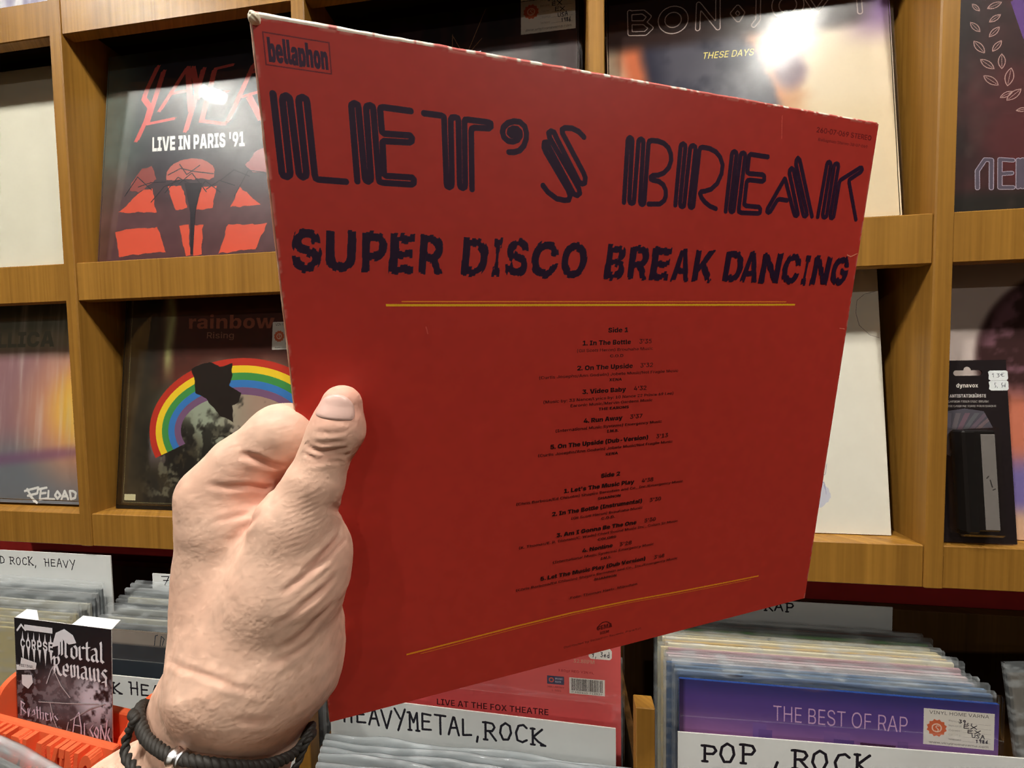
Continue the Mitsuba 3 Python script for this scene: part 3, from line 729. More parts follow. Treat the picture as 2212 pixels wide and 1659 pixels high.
held = thing('held_record', 'red record sleeve titled LET\'S BREAK, held up by a left hand', 'record')
HS = Sheet(BL, BR, TL, TR)


def D(pts):
    return [(u, 315 - v) for u, v in pts]


def art_red(u, v):
    a, b = np_fbm(u, v, 3, 81), np_fbm(u, v, 60, 82, 2)
    c = blend((182, 50, 41), (194, 56, 45), a) * (0.97 + .06 * b)[..., None]
    e = np.minimum(np.minimum(u, 1 - u), 1 - v)
    n = np_fbm(u, v, 140, 83, 3)
    return blend(c, (214, 150, 136), .7 * sst(.0035, .0005, e) * sst(.42, .6, n))


m, c = sleeve_mesh(HS, 0.0034, art_red, 260, (196, 118, 104), (150, 30, 26))
add(part(held, 'sleeve'), m, 'print_matte', False, c)
INK = (42, 12, 44)
m, c = HS.decal([(pen([D(l)], 2.45), INK) for l in TITLE], .00004)
add(part(held, 'title_lettering'), m, 'print_matte', False, c, label='dark purple multi-line title lettering')
rs = np.random.default_rng(3)
sub = []
for ch, a, b in SUB:
    g = fit_text(ch, a + .4, b - .2, 315 - 89.9 - .006 * (a - 150), 16.0, 800, 110, .10)
    bands_ = []
    for k in range(-8, 26):
        x0 = a + k * 1.35
        band = Polygon([(x0, 222), (x0 + 1.45, 222), (x0 + 1.45 + 9, 246), (x0 + 9, 246)])
        q = g.intersection(band)
        if not q.is_empty:
            s = rs.normal(0, .5)
            bands_.append(affinity.translate(q, .35 * s, .95 * s))
    sub.append((unary_union(bands_).buffer(.12).buffer(-.05), (36, 11, 42)))
m, c = HS.decal(sub, .00004)
add(part(held, 'subtitle_lettering'), m, 'print_matte', False, c, label='dark purple brush-stroke subtitle')
BOT = [(39.4, 284.9), (68.4, 283.9), (99.7, 282.8), (133.4, 282.2), (170.1, 282.9), (203.3, 284.5), (239.1, 285.8), (269.8, 286.7)]
BOT2 = [(u + (46.4 - 39.4) * (1 - (u - 39) / 230) - 6 * (u - 39) / 230, v + 1.45) for u, v in BOT]
for pts, w, col in (([(46.9, 101.6), (263.8, 101.2)], .62, (226, 128, 44)), ([(40.2, 103.2), (270.8, 102.9)], 1.05, (236, 178, 36)), (BOT2, .5, (212, 110, 40)), (BOT, 1.0, (232, 146, 34))):
    m, c = HS.decal([(pen([D(pts)], w, 'flat'), col)], .00004)
    add(part(held, 'ruled_line'), m, 'print_matte', False, c, label='thin yellow ruled line')
BLK = (34, 5, 10)
tl = []
for t, cu, cv, w, bold in TRACKS:
    big = bold and t not in ('C.O.D', 'C.O.D.', 'XENA', 'THE EARONS', 'I.M.S.', 'SHANNON', 'COLORS')
    h = 2.45 if big or "'" in t[:3] else 1.55
    col = BLK if bold else (58, 6, 10)
    tl.append((fit_text(t, cu - w / 2, cu + w / 2, 315 - cv - h / 2, h, 860 if big else 700 if bold else 560, 64 if big else 40), col))
m, c = HS.decal(tl, .00004)
add(part(held, 'track_list'), m, 'print_matte', False, c, label='small black track list')
misc = [(fit_text('260·07·069 STEREO', 270, 311, 315 - 9.2, 2.6, 600, 56), (110, 14, 18)), (fit_text('Bellaphon·Stereo·38·07·069', 272, 309, 315 - 13.4, 1.5, 600, 44), (110, 14, 18)),
        (fit_text('Distributed by Bellaphon Records, Frankfurt', 128.5, 180.4, 315 - 306, 1.5, 500, 40), (92, 10, 14))]
gl = Point(154.6, 315 - 298.3)
misc += [(gl.buffer(4.6).difference(gl.buffer(3.9)).intersection(sbox(140, 315 - 299, 170, 30)), (92, 10, 14)), (fit_text('GEMA', 149.6, 160, 315 - 299, 3.0, 900, 48), (92, 10, 14)), (fit_text('BIEM', 152, 158, 315 - 302.5, 1.9, 900, 48), (92, 10, 14))]
for it in (misc[:2], misc[2:]):
    m, c = HS.decal(it, .00004)
    add(part(held, 'small_print'), m, 'print_matte', False, c)
lb = sbox(2.9, 315 - 15.4, 25.7, 315 - 4.4)
logo = [(lb.difference(lb.buffer(-.45)), (112, 20, 34)), (fit_text('bellaphon', 4.3, 24.5, 315 - 13.9, 7.9, 900, 90).buffer(.10).intersection(sbox(0, 315 - 14.3, 40, 315)), (54, 18, 50))]
m, c = HS.decal(logo, .00004)
add(part(held, 'logo'), m, 'print_matte', False, c, label='small boxed purple logo')
for it in ((nib([D([(245.4, 3.8), (246.0, 9), (246.8, 15.0)])], .5, .1), (214, 90, 76)), (pen([D([(314, 72), (309, 74), (306, 73)])], .5), (226, 150, 120)), (pen([D([(313, 118), (309, 117.5)])], .5), (220, 120, 100)), (pen([D([(57, 113), (57.6, 116)])], .6), (206, 84, 74))):
    m, c = HS.decal([it], .00006)
    add(part(held, 'scratch'), m, 'print_matte', False, c, label='pale scratch in the print')


def edge_strip(a, b, r0, r1, n, seed, back):
    t = np.linspace(0, 1, n)
    p = np.array(a) * (1 - t)[:, None] + np.array(b) * t[:, None] - HS.n * back
    ns = np_fbm(t * 60, t * 0, 1.0, seed, 3)
    r = (r0 * (1 - t) + r1 * t) * (0.86 + .28 * ns)
    m = tube(p, r, 8)
    pale = np_fbm(t * 90, t * 0 + 3, 1.0, seed + 1, 3)
    c = blend((196, 88, 78), (240, 226, 208), sst(.50, .62, pale + .10 * (1 - t) ** 4))
    c = np.vstack([np.repeat(lin(c), 8, 0), lin(c[:1]), lin(c[-1:])])
    return m, c


m, c = edge_strip(np.array(TL) + [-.0002, 0, 0.0004], np.array(TR) + [0, 0, .0003], .0019, .0011, 420, 91, .0016)
add(part(held, 'worn_edge'), m, 'print_matte', True, c, label='whitish worn top edge of the sleeve')
m, c = edge_strip(TL, BL, .0012, .0007, 300, 93, .0014)
c = c * .25 + lin(214, 160, 130) * .6
add(part(held, 'worn_edge'), m, 'print_matte', True, c)
m, c = edge_strip(TR, BR, .0007, .0007, 300, 95, .0014)
c = c * .3 + lin(190, 80, 60) * .5
add(part(held, 'worn_edge'), m, 'print_matte', True, c)
corner = trimesh.creation.icosphere(3, .0023)
q = np.asarray(corner.vertices); q *= (1 + .5 * (meshkit.fbm(q * 600, 3, 4)[:, None] - .5))
corner.vertices = q + np.array(TL) + [.0006, .0008, -.0006]
add(part(held, 'worn_corner'), corner, 'print_matte', True, lin(236, 224, 196), label='white frayed corner')

# ------------------------------------------------------------------ the record bins
BZ = -0.69                                                      # floor of the bins
bins = thing('record_bin', 'long dark wooden bin full of upright records below the display case', 'bin')
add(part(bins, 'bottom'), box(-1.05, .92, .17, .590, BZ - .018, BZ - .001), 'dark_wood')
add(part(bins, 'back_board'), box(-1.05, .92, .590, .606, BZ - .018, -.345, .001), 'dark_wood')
add(part(bins, 'front_board'), box(-1.05, .92, .152, .170, BZ - .018, -.56, .001), 'wood')
for xp, yf in ((-.628, .40), (-.274, .36), (.0775, .375), (.90, .36)):
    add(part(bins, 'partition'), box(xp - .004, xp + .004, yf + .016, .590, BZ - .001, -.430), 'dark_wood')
    add(part(bins, 'front_post'), box(xp - .009, xp + .009, yf, yf + .016, BZ - .001, -.331, .0008), 'wood')


def bagged(label, group, x0, y, ztop, w=.315, color=(120, 110, 100), edge=None, lean=4.0, yaw=0.0, rise=.009, film='milky_film', art=None, items=None, seed=0, nu=90, name='bin_record', gloss=True, amp=1.0, over=.0035):
    h = .315 if ztop - BZ > .30 else ztop - BZ
    t, a = math.radians(lean), math.radians(yaw)
    ex = np.array([math.cos(a), math.sin(a), 0]); ey = np.array([-math.sin(a), math.cos(a), 0])
    upv = np.cos(t) * np.array([0, 0, 1.0]) + math.sin(t) * ey
    tl = np.array([x0, y, ztop]); bl = tl - h * upv
    sh = Sheet(bl, bl + w * ex, tl, size=(w * 1000, h * 1000))
    k = thing(name, label, 'record', group)
    col = np.array(color, float)
    m, c = sleeve_mesh(sh, .0026, art or (lambda u, v: np.tile(col, (len(u), 1))), nu if art else 2, edge or tuple(col * .9), tuple(col * .8))
    add(part(k, 'sleeve'), m, 'print_gloss' if gloss else 'print_matte', False, c)
    for nm, it in (items or {}).items():
        m, c = sh.decal(it)
        add(part(k, nm), m, 'print_matte', False, c)
    if film:
        W, H = sh.size
        nu_, rows = 44, np.r_[0, .4, .8, .93, .965, .985, 1.0]
        u, v = np.meshgrid(np.linspace(0, 1, nu_), rows)
        u, v = u.ravel(), v.ravel()
        i = np.arange(len(u)).reshape(len(rows), nu_)
        f = np.stack([i[:-1, :-1], i[:-1, 1:], i[1:, 1:], i[1:, :-1]], -1).reshape(-1, 4)
        f = np.vstack([f[:, [0, 1, 2]], f[:, [0, 2, 3]]])
        o = over * 1000
        wob = (np_fbm(u * 5, u * 0, 1.0, seed, 3) - .5)
        wob2 = (np_fbm(u * 4, u * 0 + 5, 1.0, seed + 3, 3) - .5)
        top = sst(.9, 1.0, v)
        uu = -o + u * (W + 2 * o)
        vv = v * (H + rise * 1000 + 7 * wob2 * top * amp)
        V = [sh(uu, vv, .0009 + .0032 * wob * top * amp + .0005 * wob2), sh(uu, vv, -.0034 + .0032 * wob * top * amp - .0006 * wob2)]
        fold = i[-1]
        V.append(sh(uu[fold], vv[fold] + 1.3, -.0012 + .0032 * wob[fold] * amp))
        n = len(u)
        F = [f, f[:, ::-1] + n]
        t0 = 2 * n + np.arange(nu_ - 1)
        for A_, B_ in ((fold, 2 * n + np.arange(nu_)), (2 * n + np.arange(nu_), fold + n)):
            F += [np.stack([A_[:-1], A_[1:], B_[1:]], 1), np.stack([A_[:-1], B_[1:], B_[:-1]], 1)]
        for col_ in (0, nu_ - 1):
            c0 = i[:-1, col_]; c1 = i[1:, col_]
            F += [np.stack([c0, c1, c1 + n], 1), np.stack([c0, c1 + n, c0 + n], 1)]
        add(part(k, 'clear_bag'), (np.vstack(V), np.vstack(F)), film, True, label='clear plastic bag')
    return k


def divider(label, x0, x1, y0, y1, ztop, text, u0, u1, vtop, h, w, hgt=.30, seed=0, lean=0, z1=None, slope=0, adv=None):
    k = thing('divider_card', label, 'divider card')
    t = math.radians(lean)
    tl, tr = np.array([x0, y0, ztop]), np.array([x1, y1, ztop if z1 is None else z1])
    up = np.array([0, math.sin(t), math.cos(t)])
    W = np.linalg.norm(tr - tl)
    sh = Sheet(tl - hgt * up, tr - hgt * up, tl, tr, size=(W * 1000, hgt * 1000))
    m, c = sleeve_mesh(sh, .0012, lambda u, v: blend((214, 217, 216), (224, 226, 224), np_fbm(u, v, 6, seed)), 40, (206, 204, 196), (210, 210, 206))
    add(part(k, 'card'), m, 'print_matte', False, c)
    tx = handwrite(text, u0, u1, hgt * 1000 - vtop - h, h, w, seed, slope, adv)
    m, c = sh.decal([(tx, (26, 24, 34))])
    add(part(k, 'lettering'), m, 'print_matte', False, c, label='handwritten black capitals')
    return k


rb = np.random.default_rng(11)
GREY = [(120, 126, 128), (146, 148, 140), (90, 96, 100), (168, 166, 150), (104, 104, 98), (150, 152, 152), (70, 74, 78), (176, 174, 160)]

# far left bin (A): plain bag tops behind the flyer
nA = 9
for i in range(nA):
    s = i / (nA - 1)
    c = GREY[(i * 3) % 8] if i > 3 else (176, 164, 120)
    bagged('bagged record at the far left, below the ROCK, HEAVY card, only its top in view', 'records in the far left bin',
           -.965 + rb.normal(0, .002), .415 + .047 * s, -.338 + .032 * s + rb.normal(0, .0012), color=c, lean=0, rise=.010 + rb.uniform(0, .004), seed=100 + i)
divider('white divider card lettered ROCK, HEAVY, at the far left under the shelf', -.985, -.648, .4715, .4715, -.262, 'HARD ROCK, HEAVY', 109, 277, 10, 11, 1.4, seed=2)

# second bin (B)
nB = 10
for i in range(nB):
    s = i / (nB - 1)
    bagged('bagged record between the orange stand and the hand, only its top in view', 'records in the second bin from the left',
           -.602 + rb.normal(0, .002), .412 + .056 * s, -.334 + .030 * s + rb.normal(0, .0012), color=GREY[(i * 5) % 8], lean=0, rise=.010 + rb.uniform(0, .004), seed=150 + i)
divider('small white divider card numbered 7 inch, at the back of the second bin', -.5835, -.42, .4740, .4740, -.2860, '7INCH', 14, 100, 4, 11, 1.4, seed=4)


def art_slate(u, v):
    return blend((66, 74, 82), (52, 58, 66), np_fbm(u, v, 8, 5))


bagged('dark slate grey record cover with a pale top band, between the flyer and the wrist', None, -.6045, .3985, -.3145, lean=1, film='clear_film', amp=.4, art=lambda u, v: np.where((v > .952)[:, None], blend((168, 158, 148), (150, 142, 134), np_fbm(u, v, 9, 6)), art_slate(u, v)),
       items={'lettering': [(pen([[(112, 300), (114, 312), (117, 313)], [(120, 300), (122, 312), (126, 309), (123, 301)]], 1.1), (56, 64, 78))]}, seed=190, rise=.006)
divider('white divider card lettered ROCK HEAVY between the flyer and the wrist', -.598, -.30, .3845, .3845, -.3595, 'ROCK HEAVY', 14, 160, 8, 14, 2.0, seed=6)

# third bin (C)
for i in range(4):
    bagged('bagged record behind the red live album, almost hidden', 'records behind the red live album', -.2575 + rb.normal(0, .002), .418 + .02 * i, -.322 + .003 * i + rb.normal(0, .002), color=GREY[(i * 3 + 1) % 8], lean=0, seed=210 + i)


def art_fox(u, v):
    a = np_fbm(u, v, 4, 301)
    return blend((218, 92, 96), (224, 104, 102), a)


rnd = np.random.default_rng(9)
bars, x = [], 0.0
while x < 33:
    wdt = rnd.choice([.35, .5, .8]); bars.append(sbox(263.5 + x, 257.5, 263.5 + x + wdt, 270.5)); x += wdt + rnd.choice([.35, .5, .7])
fox_it = {'barcode': [(sbox(261.5, 254, 298.5, 271.5), (226, 222, 216)), (unary_union(bars), (40, 34, 40)), (fit_text('0 602445 713814', 264, 296, 254.8, 2.0, 500, 44), (60, 54, 58))],
          'lettering': [(fit_text('LIVE AT THE FOX THEATRE', 115, 239, 227.5, 6.6, 600, 90), (64, 22, 28)), (fit_text('180gr RED VINYL', 250, 287, 277, 2.6, 600, 60), (168, 44, 50)), (fit_text('32.8RPM', 266, 288, 288, 4.0, 600, 60), (210, 150, 130)),
                        (fit_text('SMLLMKMY', 238, 256, 258.5, 1.9, 600, 40), (150, 46, 50)), (fit_text('L 001', 243, 253, 254.8, 1.9, 600, 40), (150, 46, 50))],
          'label_badge': [(sbox(238, 262.5, 256, 271.5), (64, 66, 96)), (Point(242.5, 267).buffer(2.8).difference(Point(242.5, 267).buffer(1.5)), (200, 90, 84)), (fit_text('MUSIC', 246.5, 255, 267.8, 2.0, 700, 40), (180, 180, 196)), (fit_text('BOX', 246.5, 253, 264.4, 2.0, 700, 40), (180, 180, 196))],
          'price_tag': [(poly([(282, 296), (284, 293.5), (304, 293.5), (306, 296), (306, 303), (304, 305.5), (284, 305.5), (282, 303)]), (228, 226, 220)), (handwrite('9, 3ed', 285, 304, 296, 5.4, .7, 8), (50, 48, 60))]}
bagged('red record cover with a barcode, lettered LIVE AT THE FOX THEATRE', None, -.2565, .4045, -.2865, color=(204, 66, 70), art=art_fox, items=fox_it, film='clear_film', seed=240, edge=(120, 116, 124), lean=.5, amp=.3)
divider('white divider card lettered HEAVYMETAL,ROCK under the lower corner of the held sleeve', -.2600, .0510, .389, .388, -.3610, 'HEAVYMETAL,ROCK', 14, 240, 11, 18.5, 2.4, seed=9, z1=-.3670, lean=0, slope=.012, adv=[1.0] * 10 + [.55, 1.1, 1.1, 1.1, 1.1])
for i in range(5):
    bagged('bagged record in front of the HEAVYMETAL,ROCK card, only its top in view', 'bagged records in front of the HEAVYMETAL,ROCK card',
           -.2540 + .0025 * i, .374 - .0075 * i, -.4040 - .0012 * i + rb.normal(0, .001), color=GREY[(i * 3 + 5) % 8] if i < 4 else (190, 180, 150), seed=250 + i, rise=.013, lean=0, amp=1.9, film='frosted_film')

# fourth bin (D)
COLD = [(96, 116, 142), (70, 92, 124), (150, 140, 150), (186, 168, 168), (172, 140, 146), (216, 200, 160), (226, 214, 176), (206, 168, 88), (222, 206, 160), (214, 208, 176), (120, 204, 112), (62, 84, 76), (128, 84, 74), (60, 64, 72)]
nD = 17
for i in range(nD):
    s = i / (nD - 1)
    dark = i > nD - 4
    bagged('bagged record in the right bin behind THE BEST OF RAP, only its top in view', 'records behind THE BEST OF RAP',
           .1265 + rb.normal(0, .0018) - (.004 if i % 5 == 2 else 0), .4515 + .083 * s, -.3505 + .004 * s + rb.normal(0, .0013), color=COLD[min(i * 13 // (nD - 1), 13)] if not dark else (84, 76, 74), seed=300 + i, rise=.003 + rb.uniform(0, .004), lean=0, edge=tuple(COLD[min(i * 13 // (nD - 1), 13)]))


def art_rap(u, v):
    a, b = np_fbm(u, v, 5, 321), np_fbm(u, v, 2, 322)
    c = blend((202, 140, 176), (92, 72, 146), sst(.72, .93, v))
    c = blend(c, (58, 58, 120), sst(.93, 1.0, v))
    c = blend(c, (170, 120, 170), .6 * sst(.5, 0, u) * sst(.95, .75, v))
    return c * np.where(u < .022, .62, 1)[..., None]


sky_ = [(sbox(78, 150, 92, 282 - 10), (124, 94, 160)), (sbox(84, 150, 98, 265), (112, 84, 148)), (sbox(30, 150, 52, 258), (160, 110, 160)), (sbox(64, 150, 80, 255), (140, 100, 156)), (sbox(150, 150, 176, 270), (130, 96, 156)),
        (sbox(160, 150, 180, 262), (104, 78, 140)), (sbox(118, 150, 142, 256), (120, 84, 134)), (sbox(222, 150, 232, 266), (120, 88, 146)), (sbox(266, 150, 280, 260), (112, 80, 136))]
boom = [(sbox(184, 228, 222, 258), (66, 40, 66)), (Point(192, 251).buffer(3.2), (190, 140, 170)), (Point(210, 250).buffer(3.2), (180, 130, 160)), (sbox(186, 256, 220, 261), (84, 50, 78))]
bagged('violet record cover lettered THE BEST OF RAP with a price sticker, right bin', None, .1290, .4455, -.3545, art=art_rap, edge=(40, 70, 140), film='clear_film', seed=330, lean=.5, amp=.4, rise=.007, over=.004,
       items={'artwork': [(p.intersection(sbox(0, 0, 315, 315)), c) for p, c in sky_ + boom],
              'lettering': [(fit_text('THE BEST OF RAP', 99, 231, 276.5, 17, 330, 110), (206, 170, 208))], 'price_sticker': price_sticker(246, 266, 311, 305, 60)})
divider('white divider card lettered RAP at the back of the right bin', .150, .4305, .5585, .5585, -.3235, 'HIPHOP, RAP', 21, 162, 1.5, 12.5, 2.0, seed=12)
divider('white divider card lettered POP, ROCK at the front of the right bin', .1240, .4640, .4330, .4330, -.4060, 'POP ,ROCK', 24, 196, 10, 20, 2.9, hgt=.28, seed=14, z1=-.398, lean=0)
k = bagged('dark record in a creased clear bag, leaning in the bin at the lower right edge', None, .462, .455, -.328, color=(92, 86, 78), lean=8, yaw=6, seed=400, amp=1.2)

# front tier, lower left: what the stand rests on
for i in range(7):
    bagged('bagged record lying under the orange stand, lower left', 'records under the orange stand', -.595 + .002 * i, .2640 + .0072 * i, -.3340 + rb.normal(0, .0005), w=.27, color=GREY[(i * 3 + 2) % 8], seed=420 + i, lean=0, rise=.0045, amp=.2)
bagged('bagged record at the lower left corner, in front of the orange stand', None, -.600, .2500, -.2720, w=.29, color=(160, 162, 162), seed=440, lean=0, yaw=-10, rise=.014, amp=1.0, film='frosted_film')

# ------------------------------------------------------------------ orange stand with the flyer
st = thing('playing_stand', 'orange plastic stand with raised NOW PLAYING letters, lower left', 'stand')
a, b = np.array([-.5100, .2595]), np.array([-.3520, .2450])
d = (b - a) / np.linalg.norm(b - a); nrm = np.array([d[1], -d[0]])   # towards the camera
LEN = np.linalg.norm(b - a)
ZB = -.3280


def stand_pt(s, t, z):
    """s along the stand, t back from its front face, z up."""
    return np.array([*(a + d * s - nrm * t), ZB + z])


def stand_mesh(m):
    q = np.asarray(m.vertices)
    return trimesh.Trimesh(np.array([stand_pt(*p) for p in q]), m.faces, process=False)


add(part(st, 'base'), stand_mesh(box(0, LEN, 0, .050, 0, .005, .001)), 'orange_plastic')
tiltf = .12
lipm = box(0, LEN, .001, .006, .0, .034, .001)
q = np.asarray(lipm.vertices).copy(); q[:, 1] += q[:, 2] * tiltf; lipm.vertices = q
add(part(st, 'front_lip'), stand_mesh(lipm), 'orange_plastic')
backm = box(0, LEN, .034, .040, .004, .030, .001)
add(part(st, 'rear_rail'), stand_mesh(backm), 'orange_plastic')
for s0 in (-.001, LEN - .005):
    prof = Polygon([(0, 0), (.012, .036), (.030, .050)]).union(sbox(0, 0, .046, .022)).union(Point(.034, .034).buffer(.018)).buffer(.003).buffer(-.003)
    cheek = trimesh.creation.extrude_polygon(prof, .006, engine='earcut')
    q = np.asarray(cheek.vertices)
    cheek = trimesh.Trimesh(np.stack([q[:, 2] + s0, q[:, 0], q[:, 1]], 1), cheek.faces)
    add(part(st, 'side_cheek'), stand_mesh(cheek), 'orange_plastic')
s = .004
adv = dict(zip('NOWPLAYIG ', (.0150, .0155, .0205, .0135, .0120, .0150, .0140, .0070, .0155, .0050)))
tot = sum(adv[c] for c in 'NOW PLAYING')
for ch in 'NOW PLAYING':
    w = adv[ch] * (LEN - .012) / tot
    if ch != ' ':
        g = fit_text(ch, s + .0004, s + w - .0008, .003, .0295, 900, 90)
        parts_ = [trimesh.creation.extrude_polygon(x, .0075, engine='earcut') for x in getattr(g, 'geoms', [g])]
        lm = cat(*parts_)
        q = np.asarray(lm.vertices)
        lm = trimesh.Trimesh(np.stack([q[:, 0], .001 + tiltf * q[:, 1] - q[:, 2], q[:, 1]], 1), lm.faces[:, ::-1])
        add(part(st, 'letter'), stand_mesh(lm), 'orange_plastic')
    s += w

fl = thing('flyer', 'black and white folded flyer lettered Mortal Remains, in the orange stand', 'flyer')
fs = Sheet((-.4985, .2830, ZB + .006), (-.3885, .2760, ZB + .006), (-.4985, .2853, ZB + .1070), (-.3875, .2793, ZB + .1078), size=(90, 90))


def art_flyer(u, v):
    a_, b_ = np_fbm(u, v, 7, 501), np_fbm(u, v, 20, 502)
    c = np.where((b_ > .52)[:, None], np.array([96, 92, 98.0]), np.array([26, 22, 26.0]))
    c = blend((22, 19, 23), c, sst(.66, .5, v))
    tri_ = sst(.30, .0, np.abs(u - .48) - .33 * (.62 - v)) * sst(.62, .52, v) * sst(.02, .2, v)
    c = blend(c, blend((70, 64, 70), (130, 124, 130), b_), tri_ * .8)
    glow = sst(.30, .08, np.hypot(u - .84, v - .36))
    return blend(c, (196, 192, 204), glow * sst(.36, .56, b_))


m, c = sleeve_mesh(fs, .0006, art_flyer, 150, (200, 200, 200), (225, 225, 225))
add(part(fl, 'sheet'), m, 'print_matte', False, c)
BK = {'M': ([[(0, .75), (.08, 1), (.2, .85), (.18, .1), (.02, 0)], [(.2, .8), (.42, 1), (.48, .8), (.46, .1)], [(.48, .8), (.75, 1), (.82, .8), (.8, .1), (.95, 0)], [(0, .4), (.2, .5)]], 1.25),
      'R': ([[(0, .8), (.15, 1), (.25, .9), (.22, .1), (.05, 0)], [(.22, .9), (.6, 1), (.7, .8), (.6, .6), (.25, .52)], [(.4, .52), (.65, .1), (.9, 0)]], 1.0),
      'o': ([[(.12, .55), (.12, .12), (.4, 0)], [(.12, .55), (.4, .68), (.6, .55), (.6, .12), (.4, 0)]], .75), 'r': ([[(.12, .68), (.15, .05), (.3, 0)], [(.15, .55), (.4, .68), (.55, .6)]], .62),
      't': ([[(.2, .95), (.2, .1), (.4, 0)], [(.02, .65), (.45, .68)]], .52), 'a': ([[(.1, .6), (.4, .68), (.55, .55), (.55, .1), (.7, 0)], [(.55, .4), (.15, .3), (.12, .1), (.35, 0), (.55, .1)]], .78),
      'l': ([[(.15, 1.05), (.2, .9), (.2, .1), (.4, 0)]], .48), 'e': ([[(.6, .3), (.15, .35)], [(.12, .55), (.12, .12), (.4, 0), (.62, .1)], [(.12, .55), (.4, .68), (.58, .5), (.5, .34)]], .75),
      'm': ([[(.1, .66), (.15, .1), (.25, 0)], [(.15, .55), (.38, .68), (.45, .55), (.45, .05)], [(.45, .55), (.7, .68), (.78, .55), (.78, .1), (.9, 0)]], 1.0), 'i': ([[(.12, .68), (.18, .1), (.35, 0)]], .42),
      'n': ([[(.1, .66), (.15, .1), (.25, 0)], [(.15, .55), (.42, .68), (.52, .55), (.52, .1), (.66, 0)]], .76), 's': ([[(.55, .6), (.3, .68), (.12, .5), (.5, .25), (.45, .05), (.1, 0)], [(.45, .05), (.5, -.2)]], .66)}


def black_letter(text, u0, u1, v, h, w):
    tot = sum(BK[c][1] for c in text); k = (u1 - u0) / tot; x = u0; out = []
    for c in text:
        out.append(nib([[(x + px * k, v + py * h) for px, py in l] for l in BK[c][0]], w, w * .8))
        x += BK[c][1] * k
    return unary_union(out)


spik = []
for i, ch in enumerate('CORPSE'):
    cx = 8 + 5.4 * i
    spik += [fit_text(ch, cx - 2.2, cx + 2.2, 66, 8, 800, 60), Polygon([(cx - 1.4, 66.5), (cx + 1.4, 66.5), (cx, 54 + (i % 2) * 2)]), Polygon([(cx - 1.0, 73), (cx + 1.0, 73), (cx + .2, 80)])]
white = (214, 212, 218)
fitm = [(unary_union(spik), white), (pen([[(3, 80), (7, 85), (11, 81)]], 1.6).union(sbox(10, 81, 37, 85.5)), white), (poly([(36, 70), (40, 82), (48, 86), (56, 82), (59, 76), (52, 74), (46, 78), (42, 72)]), white),
        (black_letter('Mortal', 41, 84, 63.5, 15, 1.9), white), (black_letter('Remains', 36, 87, 48.5, 14.5, 1.8), white),
        (poly([(1, 47), (20, 50), (21, 55.5), (6, 58), (5, 52), (1, 51.5)]), (206, 204, 206)), (fit_text('FESTIVAL', 4, 18, 50.5, 2.2, 700, 50), (70, 66, 70)), (poly([(6, 44), (16, 45), (17, 39), (12, 33), (6, 36)]), (206, 204, 208)),
        (pen([[(22, 24), (50, 27), (78, 31)], [(30, 40), (35, 52), (38, 56)], [(36, 54), (44, 40), (52, 32)], [(52, 14), (70, 26), (84, 32)], [(33, 25), (36, 12), (40, 4)], [(50, 12), (48, 4)]], .9), (168, 162, 166)),
        (nib([[(4, 10), (4.6, 22)], [(4, 22), (8, 20), (5, 16), (9, 13), (4.5, 10)], [(11, 17), (11.4, 10), (13, 17)], [(15, 14), (17, 17), (18, 13), (15, 12)], [(20, 20), (20.5, 10)], [(18.8, 17), (22, 17)], [(23, 20), (23.4, 10)], [(23, 15), (26, 16), (26, 10)], [(28, 13), (31, 15), (28, 16), (29, 10), (32, 11)], [(33, 17), (33.5, 10), (36, 17)], [(40, 17), (37, 15), (40, 12), (37, 10)]], 1.0, .8), (206, 196, 212)),
        (nib([[(54, 4), (56, 16), (60, 22), (62, 10), (62, 3)], [(55, 11), (62, 11)], [(65, 14), (65, 3)], [(65, 13), (68, 14)], [(73, 14), (70, 10), (73, 5), (71, 1)], [(76, 13), (74, 8), (77, 4), (78, 10), (76, 13)], [(80, 4), (80, 15), (84, 4), (86, 20)], [(88, 14), (86, 8), (89, 3)]], 1.1, .8), (206, 196, 212))]
m, c = fs.decal([(p.intersection(sbox(0.3, 0.3, 89.7, 89.7)), q) for p, q in fitm], .0003)
add(part(fl, 'printing'), m, 'print_matte', False, c)
for u0, u1 in ((0, 24), (54, 90)):
    tab = Sheet(fs(np.array([u0]), np.array([89.6]), np.array([0.0]))[0], fs(np.array([u1]), np.array([89.6]), np.array([0.0]))[0], fs(np.array([u0 + 2]), np.array([93.5]), np.array([-.007]))[0], fs(np.array([u1 - 12 if u0 == 0 else u1]), np.array([93.5]), np.array([-.007]))[0], size=(40, 10))
    m, c = sleeve_mesh(tab, .0005, lambda u, v: np.tile([232, 232, 230.0], (len(u), 1)), 2, (220, 220, 216), (225, 225, 225))
    add(part(fl, 'folded_tab'), m, 'print_matte', False, c, label='white folded-back tab')

